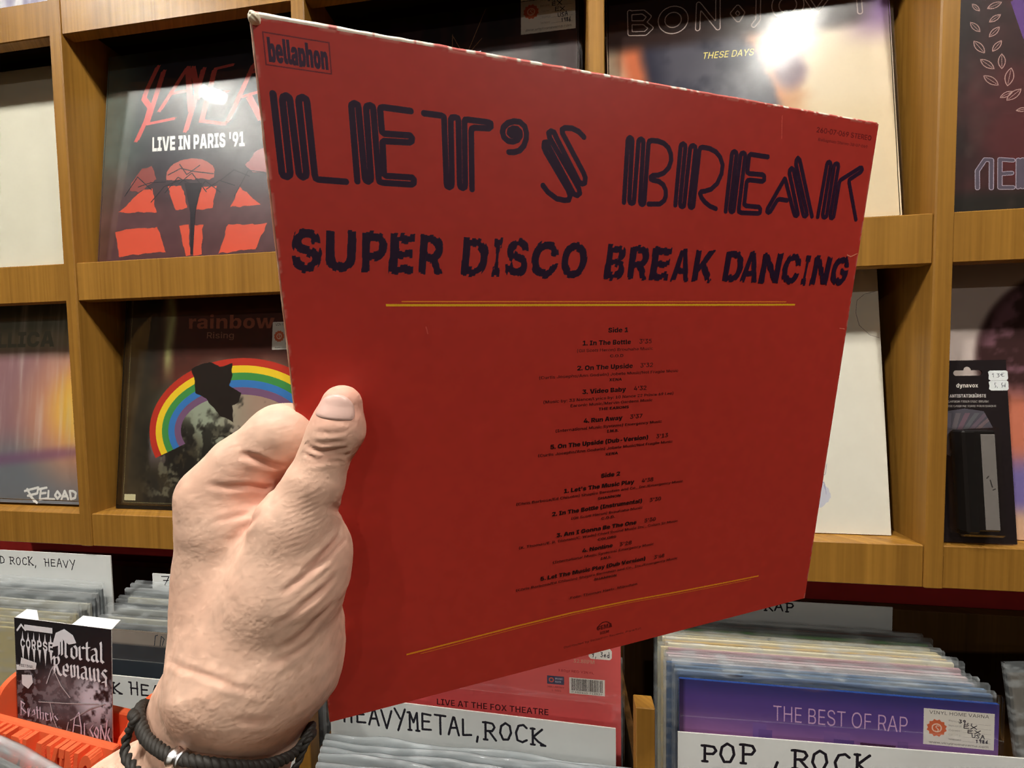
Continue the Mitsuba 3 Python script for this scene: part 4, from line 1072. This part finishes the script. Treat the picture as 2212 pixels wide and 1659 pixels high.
# ------------------------------------------------------------------ the hand
HJ = {'tip': [-0.0909, 0.1512, -0.0142, np.float64(0.008)], 'tdist': [-0.0926, 0.1501, -0.0246, np.float64(0.0101)], 'ip': [-0.0962, 0.1478, -0.0331, np.float64(0.0089)], 'tprox': [-0.1003, 0.1447, -0.0462, np.float64(0.0105)], 'mcp': [-0.1077, 0.1431, -0.0619, np.float64(0.013)], 'tmet': [-0.112, 0.1435, -0.086, np.float64(0.0195)], 'cmc': [-0.1261, 0.1444, -0.1177, np.float64(0.0299)], 'then1': [-0.1049, 0.1514, -0.0763, np.float64(0.012)], 'then2': [-0.1159, 0.1535, -0.1014, np.float64(0.0103)], 'heel': [-0.1171, 0.155, -0.1341, np.float64(0.0122)], 'hyp1': [-0.1142, 0.1686, -0.1313, np.float64(0.0093)], 'hyp2': [-0.1185, 0.1673, -0.1474, np.float64(0.009)], 'k2': [-0.1492, 0.1483, -0.0518, np.float64(0.0113)], 'k2b': [-0.1486, 0.1499, -0.0862, np.float64(0.0103)], 'k2c': [-0.1465, 0.1484, -0.105, np.float64(0.0119)], 'k2w': [-0.1538, 0.1449, -0.1414, np.float64(0.0182)], 'i1': [-0.1389, 0.153, -0.0426, np.float64(0.0143)], 'i2': [-0.124, 0.159, -0.0293, np.float64(0.0142)], 'i3': [-0.1205, 0.1737, -0.0269, np.float64(0.0115)], 'web1': [-0.1391, 0.1509, -0.0682, np.float64(0.0175)], 'web2': [-0.1339, 0.1483, -0.0966, np.float64(0.0167)], 'w1': [-0.1485, 0.1398, -0.159, np.float64(0.0133)], 'w2': [-0.1351, 0.1462, -0.1436, np.float64(0.0179)], 'f1': [-0.1742, 0.1285, -0.182, np.float64(0.0241)], 'f2': [-0.1365, 0.1368, -0.1712, np.float64(0.0164)]}
HJ.update({'i4': [-.1125, .1858, -.0238, .0100], 'i5': [-.0950, .1915, -.0275, .0090], 'i6': [-.0800, .1965, -.0300, .0082]})


def seg(P, a, b, ra, rb):
    """Distance to a rounded cone between two spheres."""
    a, b = np.asarray(a), np.asarray(b)
    d = b - a
    t = np.clip((P - a) @ d / (d @ d), 0, 1)
    q = P - a - t[:, None] * d
    return np.sqrt((q * q).sum(1)) - (ra + (rb - ra) * t)


def smin(a, b, k):
    h = np.clip(.5 + .5 * (b - a) / k, 0, 1)
    return b * (1 - h) + a * h - k * h * (1 - h)


def chain(P, names, k):
    out = None
    for m, n in zip(names[:-1], names[1:]):
        s = seg(P, HJ[m][:3], HJ[n][:3], HJ[m][3], HJ[n][3])
        out = s if out is None else smin(out, s, k)
    return out


# middle, ring and little finger: behind the sleeve, pressed against its back
FING = [[(-.150, .168, -.080, .0115), (-.126, .189, -.056, .0105), (-.098, .2005, -.050, .0092), (-.078, .2065, -.052, .0082)],
        [(-.148, .172, -.100, .0110), (-.126, .1935, -.082, .0100), (-.100, .2050, -.078, .0088), (-.082, .2115, -.080, .0078)],
        [(-.143, .172, -.120, .0100), (-.124, .194, -.108, .0090), (-.104, .2055, -.105, .0080), (-.090, .2115, -.107, .0072)]]


def hand_sdf(P):
    arm = seg(P, HJ['f1'][:3], HJ['w1'][:3], HJ['f1'][3], HJ['w1'][3])
    arm = smin(arm, seg(P, HJ['f2'][:3], HJ['w2'][:3], HJ['f2'][3], HJ['w2'][3]), .022)
    e1, e2 = ELB
    arm = smin(arm, seg(P, e1[:3], HJ['f1'][:3], e1[3], HJ['f1'][3]), .016)
    arm = smin(arm, seg(P, e2[:3], HJ['f2'][:3], e2[3], HJ['f2'][3]), .016)
    palm = chain(P, ['k2', 'k2b', 'k2c', 'k2w', 'w1'], .008)
    palm = smin(palm, chain(P, ['web1', 'web2', 'cmc'], .01), .020)
    palm = smin(palm, seg(P, HJ['cmc'][:3], HJ['w2'][:3], .022, HJ['w2'][3]), .016)
    palm = smin(palm, seg(P, HJ['k2b'][:3], FING[1][0][:3], .012, .012), .014)
    palm = smin(palm, seg(P, HJ['web2'][:3], FING[2][0][:3], .016, .012), .014)
    palm = smin(palm, seg(P, HJ['k2c'][:3], FING[2][0][:3], .014, .012), .014)
    palm = smin(palm, seg(P, HJ['then2'][:3], HJ['heel'][:3], HJ['then2'][3], HJ['heel'][3]), .010)
    palm = smin(palm, seg(P, HJ['heel'][:3], HJ['w2'][:3], HJ['heel'][3], .018), .014)
    hyp = seg(P, HJ['hyp1'][:3], HJ['hyp2'][:3], HJ['hyp1'][3], HJ['hyp2'][3])
    palm = smin(palm, smin(hyp, seg(P, HJ['hyp2'][:3], HJ['w2'][:3], .009, .016), .006), .004)
    d = smin(palm, arm, .014)
    idx = chain(P, ['k2', 'i1', 'i2', 'i3', 'i4', 'i5', 'i6'], .004)
    d = smin(d, idx, .007)
    for F in FING:
        f = None
        for m, n in zip(F[:-1], F[1:]):
            s = seg(P, m[:3], n[:3], m[3], n[3]); f = s if f is None else smin(f, s, .003)
        d = smin(d, f, .005)
    th = chain(P, ['tmet', 'mcp', 'tprox', 'ip', 'tdist', 'tip'], .005)
    th = smin(th, chain(P, ['mcp', 'then1', 'then2'], .006), .009)
    th = smin(th, seg(P, HJ['tmet'][:3], HJ['cmc'][:3], HJ['tmet'][3], HJ['cmc'][3]), .012)
    return smin(d, th, .0065)


ELB = [(-.150, .030, -.300, .032), (-.118, .040, -.300, .032)]


def surface_nets(f, lo, hi, h):
    n = [int(math.ceil((b - a) / h)) + 1 for a, b in zip(lo, hi)]
    ax = [lo[k] + h * np.arange(n[k]) for k in range(3)]
    G = np.empty(n, np.float32)
    yy, zz = np.meshgrid(ax[1], ax[2], indexing='ij')
    for i in range(n[0]):
        G[i] = f(np.stack([np.full(yy.size, ax[0][i]), yy.ravel(), zz.ravel()], 1)).reshape(yy.shape)
    inside = G < 0
    cell = np.zeros([x - 1 for x in n], np.int8)
    for a in (0, 1):
        for b in (0, 1):
            for c in (0, 1):
                cell += inside[a:n[0] - 1 + a, b:n[1] - 1 + b, c:n[2] - 1 + c]
    act = (cell > 0) & (cell < 8)
    idx = -np.ones(act.shape, int); idx[act] = np.arange(act.sum())
    I = np.argwhere(act)
    acc, cnt = np.zeros((len(I), 3)), np.zeros(len(I))
    cor = [(a, b, c) for a in (0, 1) for b in (0, 1) for c in (0, 1)]
    for p in cor:
        for k in range(3):
            if p[k] == 0:
                q = list(p); q[k] = 1
                ga, gb = G[tuple((I + p).T)], G[tuple((I + q).T)]
                x = (ga < 0) != (gb < 0)
                t = np.where(x, ga / np.where(ga == gb, 1, ga - gb), 0)
                pt = np.array(p, float) + np.eye(3)[k] * t[:, None]
                acc[x] += pt[x]; cnt[x] += 1
    V = np.array(lo) + h * (I + acc / cnt[:, None])
    F = []
    for k in range(3):
        s0 = [slice(1, n[j] - 1) for j in range(3)]; s1 = list(s0)
        s0[k], s1[k] = slice(0, n[k] - 1), slice(1, n[k])
        x = inside[tuple(s0)] != inside[tuple(s1)]
        E = np.argwhere(x); flip = inside[tuple(s0)][x]
        for j in range(3):
            if j != k:
                E[:, j] += 1
        u, w = [j for j in range(3) if j != k]
        du, dw = np.eye(3, dtype=int)[u], np.eye(3, dtype=int)[w]
        q = [idx[tuple((E - o).T)] for o in (0 * du, du, du + dw, dw)]
        Q = np.stack(q, 1)
        fl_ = flip if k != 1 else ~flip
        Q[~fl_] = Q[~fl_][:, ::-1]
        F.append(Q)
    F = np.vstack(F)
    return V, np.vstack([F[:, [0, 1, 2]], F[:, [0, 2, 3]]])


def sdf_grad(P, e=4e-4):
    g = np.stack([hand_sdf(P + e * np.eye(3)[k]) - hand_sdf(P - e * np.eye(3)[k]) for k in range(3)], 1)
    return g / np.maximum(np.linalg.norm(g, axis=1, keepdims=True), 1e-9)


GROOVES = [(0.001,0.0011,[[-0.1,0.1394,-0.0283],[-0.0957,0.1379,-0.0301],[-0.092,0.1384,-0.0312],[-0.0882,0.1404,-0.0311],[-0.0848,0.1443,-0.0314]]),(0.0008,0.001,[[-0.1008,0.1388,-0.0309],[-0.0976,0.1374,-0.0324],[-0.0941,0.1375,-0.0336],[-0.0906,0.1392,-0.0334],[-0.0878,0.1413,-0.0332],[-0.0855,0.1461,-0.0343]]),(0.0006,0.0009,[[-0.0985,0.1392,-0.0266],[-0.0919,0.1384,-0.0283],[-0.0878,0.1401,-0.0281],[-0.0845,0.1431,-0.0284]]),(0.0005,0.0009,[[-0.0989,0.137,-0.0345],[-0.094,0.1373,-0.0355],[-0.0896,0.14,-0.0353],[-0.0869,0.1449,-0.0367]]),(0.0003,0.001,[[-0.0951,0.1389,-0.0236],[-0.0888,0.1394,-0.0241],[-0.0836,0.1434,-0.0243]]),(0.0013,0.0014,[[-0.1308,0.1416,-0.0333],[-0.1263,0.1427,-0.0349],[-0.1224,0.1445,-0.0372],[-0.1194,0.1476,-0.0396],[-0.1172,0.1508,-0.0408]]),(0.001,0.0012,[[-0.1413,0.1364,-0.0442],[-0.1366,0.1372,-0.0455],[-0.132,0.1393,-0.0464],[-0.1274,0.1433,-0.0472],[-0.1251,0.1484,-0.0495],[-0.1108,0.136,-0.046]]),(0.0005,0.0012,[[-0.1365,0.1336,-0.0585],[-0.1323,0.136,-0.0581],[-0.1286,0.1391,-0.0579],[-0.1154,0.1322,-0.0532]]),(0.0009,0.0018,[[-0.131,0.1341,-0.0676],[-0.1282,0.1359,-0.0651],[-0.1254,0.1377,-0.062],[-0.1155,0.131,-0.0551],[-0.113,0.1311,-0.0527]]),(0.0009,0.0014,[[-0.0969,0.1299,-0.0744],[-0.0936,0.1345,-0.0729],[-0.0916,0.1402,-0.0702],[-0.0912,0.1475,-0.0679]]),(0.0006,0.0011,[[-0.0943,0.1325,-0.0756],[-0.0919,0.1373,-0.0742],[-0.0906,0.1435,-0.0717],[-0.0908,0.1513,-0.0711]]),(0.001,0.0014,[[-0.0912,0.1391,-0.0521],[-0.0911,0.1445,-0.056],[-0.1157,0.1888,-0.0763],[-0.1133,0.1886,-0.0808]]),(0.00012,0.0006,[[-0.1031,0.1315,-0.0497],[-0.098,0.1329,-0.0487],[-0.0931,0.1354,-0.0465],[-0.09,0.1393,-0.0443]]),(0.00012,0.0006,[[-0.1033,0.1306,-0.0518],[-0.0986,0.1324,-0.0508],[-0.0939,0.1351,-0.0489],[-0.0903,0.1387,-0.0468]]),(0.00012,0.0006,[[-0.1036,0.1296,-0.0539],[-0.0991,0.1316,-0.0529],[-0.0945,0.1348,-0.0513],[-0.0908,0.1386,-0.0494]]),(0.00012,0.0006,[[-0.1038,0.1287,-0.0559],[-0.0994,0.1308,-0.0549],[-0.0951,0.1343,-0.0536],[-0.0915,0.1387,-0.052]]),(0.00012,0.0006,[[-0.1043,0.128,-0.058],[-0.0998,0.13,-0.0569],[-0.0955,0.1336,-0.0558],[-0.092,0.1386,-0.0546]]),(0.00012,0.0006,[[-0.1048,0.1275,-0.0602],[-0.1003,0.1293,-0.059],[-0.0958,0.1328,-0.0579],[-0.0924,0.1382,-0.0571]]),(0.00012,0.0006,[[-0.1055,0.1272,-0.0625],[-0.1008,0.1288,-0.0611],[-0.0962,0.1321,-0.0601],[-0.0926,0.1376,-0.0595]]),(0.00012,0.0006,[[-0.1062,0.1268,-0.0647],[-0.1015,0.1283,-0.0632],[-0.0967,0.1316,-0.0623],[-0.0929,0.1371,-0.0619]]),(0.00012,0.0006,[[-0.1069,0.1264,-0.0669],[-0.1021,0.1279,-0.0653],[-0.0973,0.1311,-0.0646],[-0.0932,0.1368,-0.0644]]),(0.00045,0.001,[[-0.147,0.1232,-0.1073],[-0.1417,0.1207,-0.1062],[-0.135,0.1182,-0.1056],[-0.1284,0.1169,-0.1053],[-0.1228,0.1163,-0.106],[-0.1178,0.1162,-0.1071],[-0.1134,0.1167,-0.1091],[-0.1098,0.1181,-0.1109],[-0.1057,0.1207,-0.113]]),(0.0007,0.0013,[[-0.1015,0.1247,-0.0805],[-0.0969,0.1289,-0.0774],[-0.0931,0.1347,-0.0749],[-0.091,0.1398,-0.0739]]),(0.0006,0.0013,[[-0.097,0.1271,-0.0864],[-0.0924,0.1331,-0.0845],[-0.0896,0.1414,-0.0808]]),(0.0005,0.0018,[[-0.1035,0.1247,-0.1011],[-0.098,0.1292,-0.0991],[-0.0936,0.1342,-0.0952],[-0.0902,0.1401,-0.0911]]),(0.0005,0.0014,[[-0.1034,0.1233,-0.0915],[-0.0964,0.1276,-0.0877],[-0.0913,0.1355,-0.0833]]),(0.0004,0.0014,[[-0.113,0.1156,-0.1196],[-0.1084,0.1186,-0.1228],[-0.1044,0.1226,-0.1257]]),(0.0004,0.0014,[[-0.1057,0.1223,-0.1052],[-0.0999,0.1279,-0.1051],[-0.0955,0.1358,-0.1035]])]
BRACE = [[[-0.1632,0.1253,-0.1332],[-0.1555,0.1207,-0.1347],[-0.1447,0.117,-0.1352],[-0.1351,0.115,-0.1353],[-0.1274,0.1144,-0.1348],[-0.1203,0.1171,-0.1382],[-0.114,0.1268,-0.1483],[-0.1108,0.1359,-0.1542],[-0.1102,0.1427,-0.1568],[-0.1097,0.1452,-0.1558],[-0.1256,0.1614,-0.1707],[-0.1461,0.1716,-0.178],[-0.172,0.1743,-0.179],[-0.19,0.1663,-0.1703],[-0.1936,0.1542,-0.1603]],[[-0.1626,0.1231,-0.1332],[-0.167,0.124,-0.1397],[-0.1666,0.1228,-0.1431],[-0.1604,0.1195,-0.1441],[-0.1544,0.1172,-0.1453],[-0.1398,0.1145,-0.1448],[-0.122,0.1185,-0.1487],[-0.1122,0.1305,-0.1587],[-0.1105,0.1413,-0.1624],[-0.1078,0.1429,-0.155],[-0.1256,0.1614,-0.1707],[-0.1461,0.1716,-0.178],[-0.172,0.1743,-0.179],[-0.19,0.1663,-0.1703],[-0.1936,0.1542,-0.1603]]]
NAIL = [[[-0.09736,0.14384,-0.01554],[-0.09748,0.14335,-0.01627],[-0.09752,0.14291,-0.01689],[-0.09718,0.14233,-0.0174],[-0.09633,0.14161,-0.01783],[-0.09512,0.14095,-0.01821],[-0.09374,0.14048,-0.01856],[-0.09231,0.14025,-0.01887],[-0.0909,0.14025,-0.01915],[-0.08948,0.14047,-0.01939],[-0.08807,0.14092,-0.01962],[-0.08669,0.14162,-0.01982],[-0.08544,0.14251,-0.02001],[-0.08442,0.14349,-0.02016],[-0.0837,0.1444,-0.02026],[-0.08325,0.14515,-0.02023],[-0.08298,0.14579,-0.01999],[-0.08285,0.14639,-0.01948],[-0.08284,0.147,-0.01867],[-0.08294,0.14755,-0.01765],[-0.08313,0.14795,-0.01651],[-0.08338,0.1481,-0.01534],[-0.08361,0.14786,-0.01416],[-0.08395,0.14751,-0.01305],[-0.08445,0.14712,-0.01205],[-0.08509,0.14672,-0.01119],[-0.08586,0.14634,-0.01049],[-0.08674,0.14598,-0.00995],[-0.08769,0.14563,-0.00958],[-0.08871,0.14534,-0.00936],[-0.08976,0.14511,-0.00927],[-0.09083,0.14497,-0.00931],[-0.09192,0.14491,-0.00949],[-0.09302,0.14494,-0.00983],[-0.09414,0.14507,-0.01035],[-0.09531,0.14537,-0.01105],[-0.09658,0.14598,-0.01192],[-0.09879,0.14822,-0.01305],[-0.09768,0.1457,-0.01382],[-0.09743,0.14461,-0.01471]],[[-0.09638,0.14323,-0.01545],[-0.09653,0.14282,-0.01613],[-0.09658,0.14246,-0.01671],[-0.09633,0.14201,-0.01719],[-0.09563,0.14145,-0.01761],[-0.09456,0.14093,-0.01797],[-0.09332,0.14056,-0.0183],[-0.09202,0.14038,-0.0186],[-0.09072,0.1404,-0.01886],[-0.08941,0.14061,-0.01909],[-0.0881,0.14104,-0.0193],[-0.08681,0.14167,-0.01949],[-0.08563,0.14249,-0.01966],[-0.08467,0.14337,-0.01979],[-0.08399,0.14418,-0.01988],[-0.08354,0.14485,-0.01984],[-0.08328,0.14541,-0.01962],[-0.08315,0.14595,-0.01914],[-0.08313,0.14649,-0.01839],[-0.08322,0.14698,-0.01744],[-0.08339,0.14734,-0.01638],[-0.08363,0.1475,-0.01529],[-0.08386,0.14732,-0.01421],[-0.0842,0.14703,-0.01318],[-0.08468,0.14669,-0.01226],[-0.08528,0.14633,-0.01146],[-0.086,0.14599,-0.0108],[-0.08681,0.14565,-0.0103],[-0.0877,0.14533,-0.00996],[-0.08864,0.14505,-0.00976],[-0.08961,0.14483,-0.00968],[-0.09059,0.14468,-0.00971],[-0.09158,0.1446,-0.00988],[-0.09257,0.14457,-0.01019],[-0.09356,0.14462,-0.01066],[-0.09454,0.14474,-0.0113],[-0.09546,0.14492,-0.01207],[-0.09616,0.14498,-0.01294],[-0.09633,0.14444,-0.01381],[-0.09634,0.14379,-0.01466]],[[-0.09441,0.14246,-0.0153],[-0.09455,0.14216,-0.01585],[-0.09461,0.14189,-0.01631],[-0.09447,0.14161,-0.01671],[-0.094,0.1413,-0.01706],[-0.09324,0.14102,-0.01738],[-0.09231,0.14082,-0.01766],[-0.09131,0.14075,-0.01791],[-0.09029,0.14081,-0.01812],[-0.08924,0.14101,-0.01831],[-0.08818,0.14135,-0.01848],[-0.08712,0.14184,-0.01863],[-0.08615,0.14245,-0.01876],[-0.08535,0.1431,-0.01885],[-0.08476,0.14369,-0.01891],[-0.08437,0.14417,-0.01887],[-0.08414,0.14457,-0.01868],[-0.08401,0.14496,-0.01829],[-0.08398,0.14536,-0.01768],[-0.08403,0.14573,-0.01692],[-0.08417,0.14601,-0.01607],[-0.08438,0.14616,-0.0152],[-0.08462,0.14612,-0.01434],[-0.08493,0.14594,-0.01353],[-0.08533,0.14571,-0.01279],[-0.08583,0.14546,-0.01215],[-0.08642,0.1452,-0.01162],[-0.08707,0.14494,-0.01122],[-0.08779,0.14469,-0.01094],[-0.08854,0.14446,-0.01078],[-0.08931,0.14427,-0.01072],[-0.09009,0.14412,-0.01074],[-0.09085,0.14401,-0.01087],[-0.09161,0.14393,-0.01111],[-0.09234,0.14387,-0.01149],[-0.09303,0.14382,-0.01199],[-0.09364,0.14377,-0.01259],[-0.09405,0.14359,-0.01327],[-0.09424,0.14323,-0.01397],[-0.09432,0.14283,-0.01466]],[[-0.09221,0.14216,-0.01517],[-0.0923,0.14196,-0.01554],[-0.09235,0.14179,-0.01585],[-0.09228,0.14164,-0.01612],[-0.09202,0.1415,-0.01636],[-0.09157,0.1414,-0.01658],[-0.091,0.14135,-0.01678],[-0.09037,0.14136,-0.01695],[-0.08971,0.14144,-0.0171],[-0.08903,0.14159,-0.01723],[-0.08832,0.14182,-0.01734],[-0.0876,0.14212,-0.01744],[-0.08692,0.14249,-0.01751],[-0.08635,0.14286,-0.01757],[-0.08593,0.14319,-0.0176],[-0.08564,0.14346,-0.01756],[-0.08547,0.14369,-0.01743],[-0.08537,0.14392,-0.01717],[-0.08534,0.14416,-0.01676],[-0.08537,0.14439,-0.01625],[-0.08546,0.14458,-0.01569],[-0.08562,0.14471,-0.01512],[-0.08583,0.14477,-0.01456],[-0.08607,0.14472,-0.01403],[-0.08637,0.14461,-0.01354],[-0.08672,0.14448,-0.01312],[-0.08712,0.14433,-0.01277],[-0.08757,0.14418,-0.0125],[-0.08805,0.14402,-0.01232],[-0.08855,0.14387,-0.01221],[-0.08905,0.14374,-0.01217],[-0.08956,0.14362,-0.01218],[-0.09005,0.14351,-0.01226],[-0.09052,0.14341,-0.01242],[-0.09097,0.14332,-0.01267],[-0.09139,0.14322,-0.01299],[-0.09172,0.14309,-0.01338],[-0.09194,0.14287,-0.01382],[-0.09206,0.14263,-0.01429],[-0.09214,0.14239,-0.01475]],[[-0.09031,0.14232,-0.0151],[-0.09036,0.14222,-0.01528],[-0.09039,0.14214,-0.01543],[-0.09036,0.14207,-0.01557],[-0.09024,0.14203,-0.01569],[-0.09004,0.14201,-0.01581],[-0.08978,0.14202,-0.01591],[-0.08948,0.14205,-0.016],[-0.08916,0.14211,-0.01608],[-0.08883,0.1422,-0.01615],[-0.08847,0.14231,-0.0162],[-0.0881,0.14245,-0.01625],[-0.08775,0.14261,-0.01628],[-0.08744,0.14277,-0.0163],[-0.08721,0.1429,-0.01631],[-0.08706,0.14301,-0.01629],[-0.08696,0.1431,-0.01622],[-0.0869,0.1432,-0.01609],[-0.08689,0.14332,-0.01589],[-0.0869,0.14343,-0.01563],[-0.08695,0.14353,-0.01535],[-0.08704,0.14361,-0.01507],[-0.08716,0.14366,-0.0148],[-0.08731,0.14369,-0.01454],[-0.08749,0.14369,-0.0143],[-0.08769,0.14367,-0.01409],[-0.08792,0.14364,-0.01392],[-0.08815,0.14358,-0.01379],[-0.08839,0.1435,-0.0137],[-0.08864,0.14343,-0.01365],[-0.08889,0.14336,-0.01362],[-0.08914,0.14329,-0.01363],[-0.08937,0.14322,-0.01367],[-0.08958,0.14313,-0.01374],[-0.08977,0.14303,-0.01386],[-0.08994,0.14292,-0.01402],[-0.09008,0.14281,-0.01421],[-0.09018,0.14268,-0.01442],[-0.09024,0.14256,-0.01465],[-0.09028,0.14244,-0.01488]],[[-0.08862,0.14281,-0.01505]]]
if not globals().get('OFFLINE'):
    hv, hf = surface_nets(hand_sdf, (-.215, .0, -.345), (-.055, .235, .005), .0016)
    for _ in range(2):
        d_ = hand_sdf(hv); hv = hv - np.clip(d_, -.001, .001)[:, None] * sdf_grad(hv)
    hm = trimesh.Trimesh(hv, hf, process=False)
    hv, hf = trimesh.remesh.subdivide(hm.vertices, hm.faces)
    hv = hv - np.clip(hand_sdf(hv), -.0006, .0006)[:, None] * sdf_grad(hv)
    hm = trimesh.Trimesh(hv, hf, process=False)
    trimesh.smoothing.filter_taubin(hm, lamb=.5, nu=.515, iterations=110)
    hv = np.array(hm.vertices)
    nrm_ = np.array(hm.vertex_normals)
    if ((nrm_ * sdf_grad(hv)).sum(1) < 0).mean() > .5:
        nrm_ = -nrm_
    disp = np.zeros(len(hv)); crease = np.zeros(len(hv))
    from scipy.spatial import cKDTree
    for depth, width, line in GROOVES:
        lp = smoothpath(line, max(30, int(np.linalg.norm(np.diff(line, axis=0), axis=1).sum() / .0007)))
        dd, ii = cKDTree(lp).query(hv, distance_upper_bound=width * 4)
        ok = np.isfinite(dd)
        s = np.sin(np.pi * np.clip(ii[ok] / (len(lp) - 1), 0, 1)) ** .6
        g = np.exp(-(dd[ok] / width) ** 2) - .35 * np.exp(-((dd[ok] - 2 * width) / width) ** 2)
        disp[ok] -= depth * s * g
        crease[ok] = np.maximum(crease[ok], s * np.exp(-(dd[ok] / (1.3 * width)) ** 2) * min(1, depth / .0009))
    n1 = meshkit.fbm(hv * 220, 3, 5) - .5; n2 = meshkit.fbm(hv * 45, 3, 6) - .5
    disp += .00030 * n1 + .0004 * n2
    hv = hv + disp[:, None] * nrm_
    col = blend((218, 182, 160), (208, 166, 144), .5 + 1.4 * n2)
    col = blend(col, (198, 136, 118), .45 * crease)
    tipd = np.linalg.norm(hv - np.array(HJ['tip'][:3]), axis=1)
    col = blend(col, (216, 152, 134), .55 * sst(.020, .008, tipd))
    web = np.linalg.norm(hv - np.array([-.124, .152, -.052]), axis=1)
    col = blend(col, (206, 140, 120), .5 * sst(.026, .006, web))
    hair = meshkit.fbm(hv * np.array([500, 500, 260]), 3, 9)
    col = blend(col, (150, 104, 76), .14 * sst(.56, .74, hair) * sst(-.09, -.115, hv[:, 2]))
    col = col * (1 + .16 * n1)[:, None]
    person = thing('person', 'bare left hand and forearm, pinching the red sleeve between thumb and fingers', 'person')
    add(part(person, 'hand'), (hv, hf), 'skin', True, lin(np.clip(col, 0, 255)))

    # thumb nail: rings from its rim to its middle, raised a little off the thumb
    nv, nf = [], []
    for r_, (ring_, lift) in enumerate(zip(NAIL, (-.0004, .00035, .0006, .0007, .00075, .00078))):
        q = np.array(ring_); nv.append(q + sdf_grad(q) * lift)
    m_ = len(NAIL[0])
    for r_ in range(4):
        for k_ in range(m_):
            a0, a1, b0, b1 = r_ * m_ + k_, r_ * m_ + (k_ + 1) % m_, (r_ + 1) * m_ + k_, (r_ + 1) * m_ + (k_ + 1) % m_
            nf += [[a0, a1, b1], [a0, b1, b0]]
    nf += [[4 * m_ + k_, 4 * m_ + (k_ + 1) % m_, 5 * m_] for k_ in range(m_)]
    nvv = np.vstack(nv); nff = np.array(nf)
    nn = np.cross(nvv[nff[0, 1]] - nvv[nff[0, 0]], nvv[nff[0, 2]] - nvv[nff[0, 0]])
    if nn @ sdf_grad(nvv[:1])[0] < 0:
        nff = nff[:, ::-1]
    ncol = np.tile([206, 172, 164.0], (len(nvv), 1)); ncol[:m_] = (222, 182, 160); ncol[m_:2 * m_] = (214, 178, 166)
    add(part(person, 'thumb_nail'), (nvv, nff), 'nail', True, lin(ncol), label='short bare thumb nail')

    # the bracelet: twisted cords laid round the wrist
    br = thing('bracelet', 'black twisted cord bracelet with a small metal clasp, around the wrist', 'bracelet')
    for li, (loop_, lift) in enumerate(zip(BRACE, (.0024, .0040))):
        pth = smoothpath(loop_, 260, True)
        for _ in range(6):
            dd = hand_sdf(pth) - lift
            pth = pth - np.where((dd < 0) | (li == 0), dd, 0)[:, None] * sdf_grad(pth)
        from scipy.ndimage import gaussian_filter1d
        pth = gaussian_filter1d(pth, 2.0, axis=0, mode='wrap')
        tan = np.roll(pth, -1, 0) - np.roll(pth, 1, 0); tan /= np.linalg.norm(tan, axis=1, keepdims=True)
        nr = sdf_grad(pth); nr -= tan * (nr * tan).sum(1, keepdims=True); nr /= np.linalg.norm(nr, axis=1, keepdims=True)
        bi = np.cross(tan, nr)
        for s_ in range(3 if li == 0 else 2):
            ph = np.arange(260) / 260 * 2 * np.pi * 34 + s_ * 2 * np.pi / (3 if li == 0 else 2)
            rr = .00098 if li == 0 else .0008
            add(part(br, 'cord'), tube(pth + rr * (np.cos(ph)[:, None] * nr * .8 + np.sin(ph)[:, None] * bi * 1.25), rr * 1.15, 8, True), 'black_cord', True)
        if li == 0:
            kk = int(np.argmin(np.linalg.norm(pth - np.array(BRACE[0][3]), axis=1)))
            seg_ = pth[kk - 3:kk + 4]
            add(part(br, 'clasp'), tube(smoothpath(seg_, 16), .0026 + .0004 * np.sin(np.linspace(0, 9, 16)), 14), 'metal', 30, label='small metal clasp')
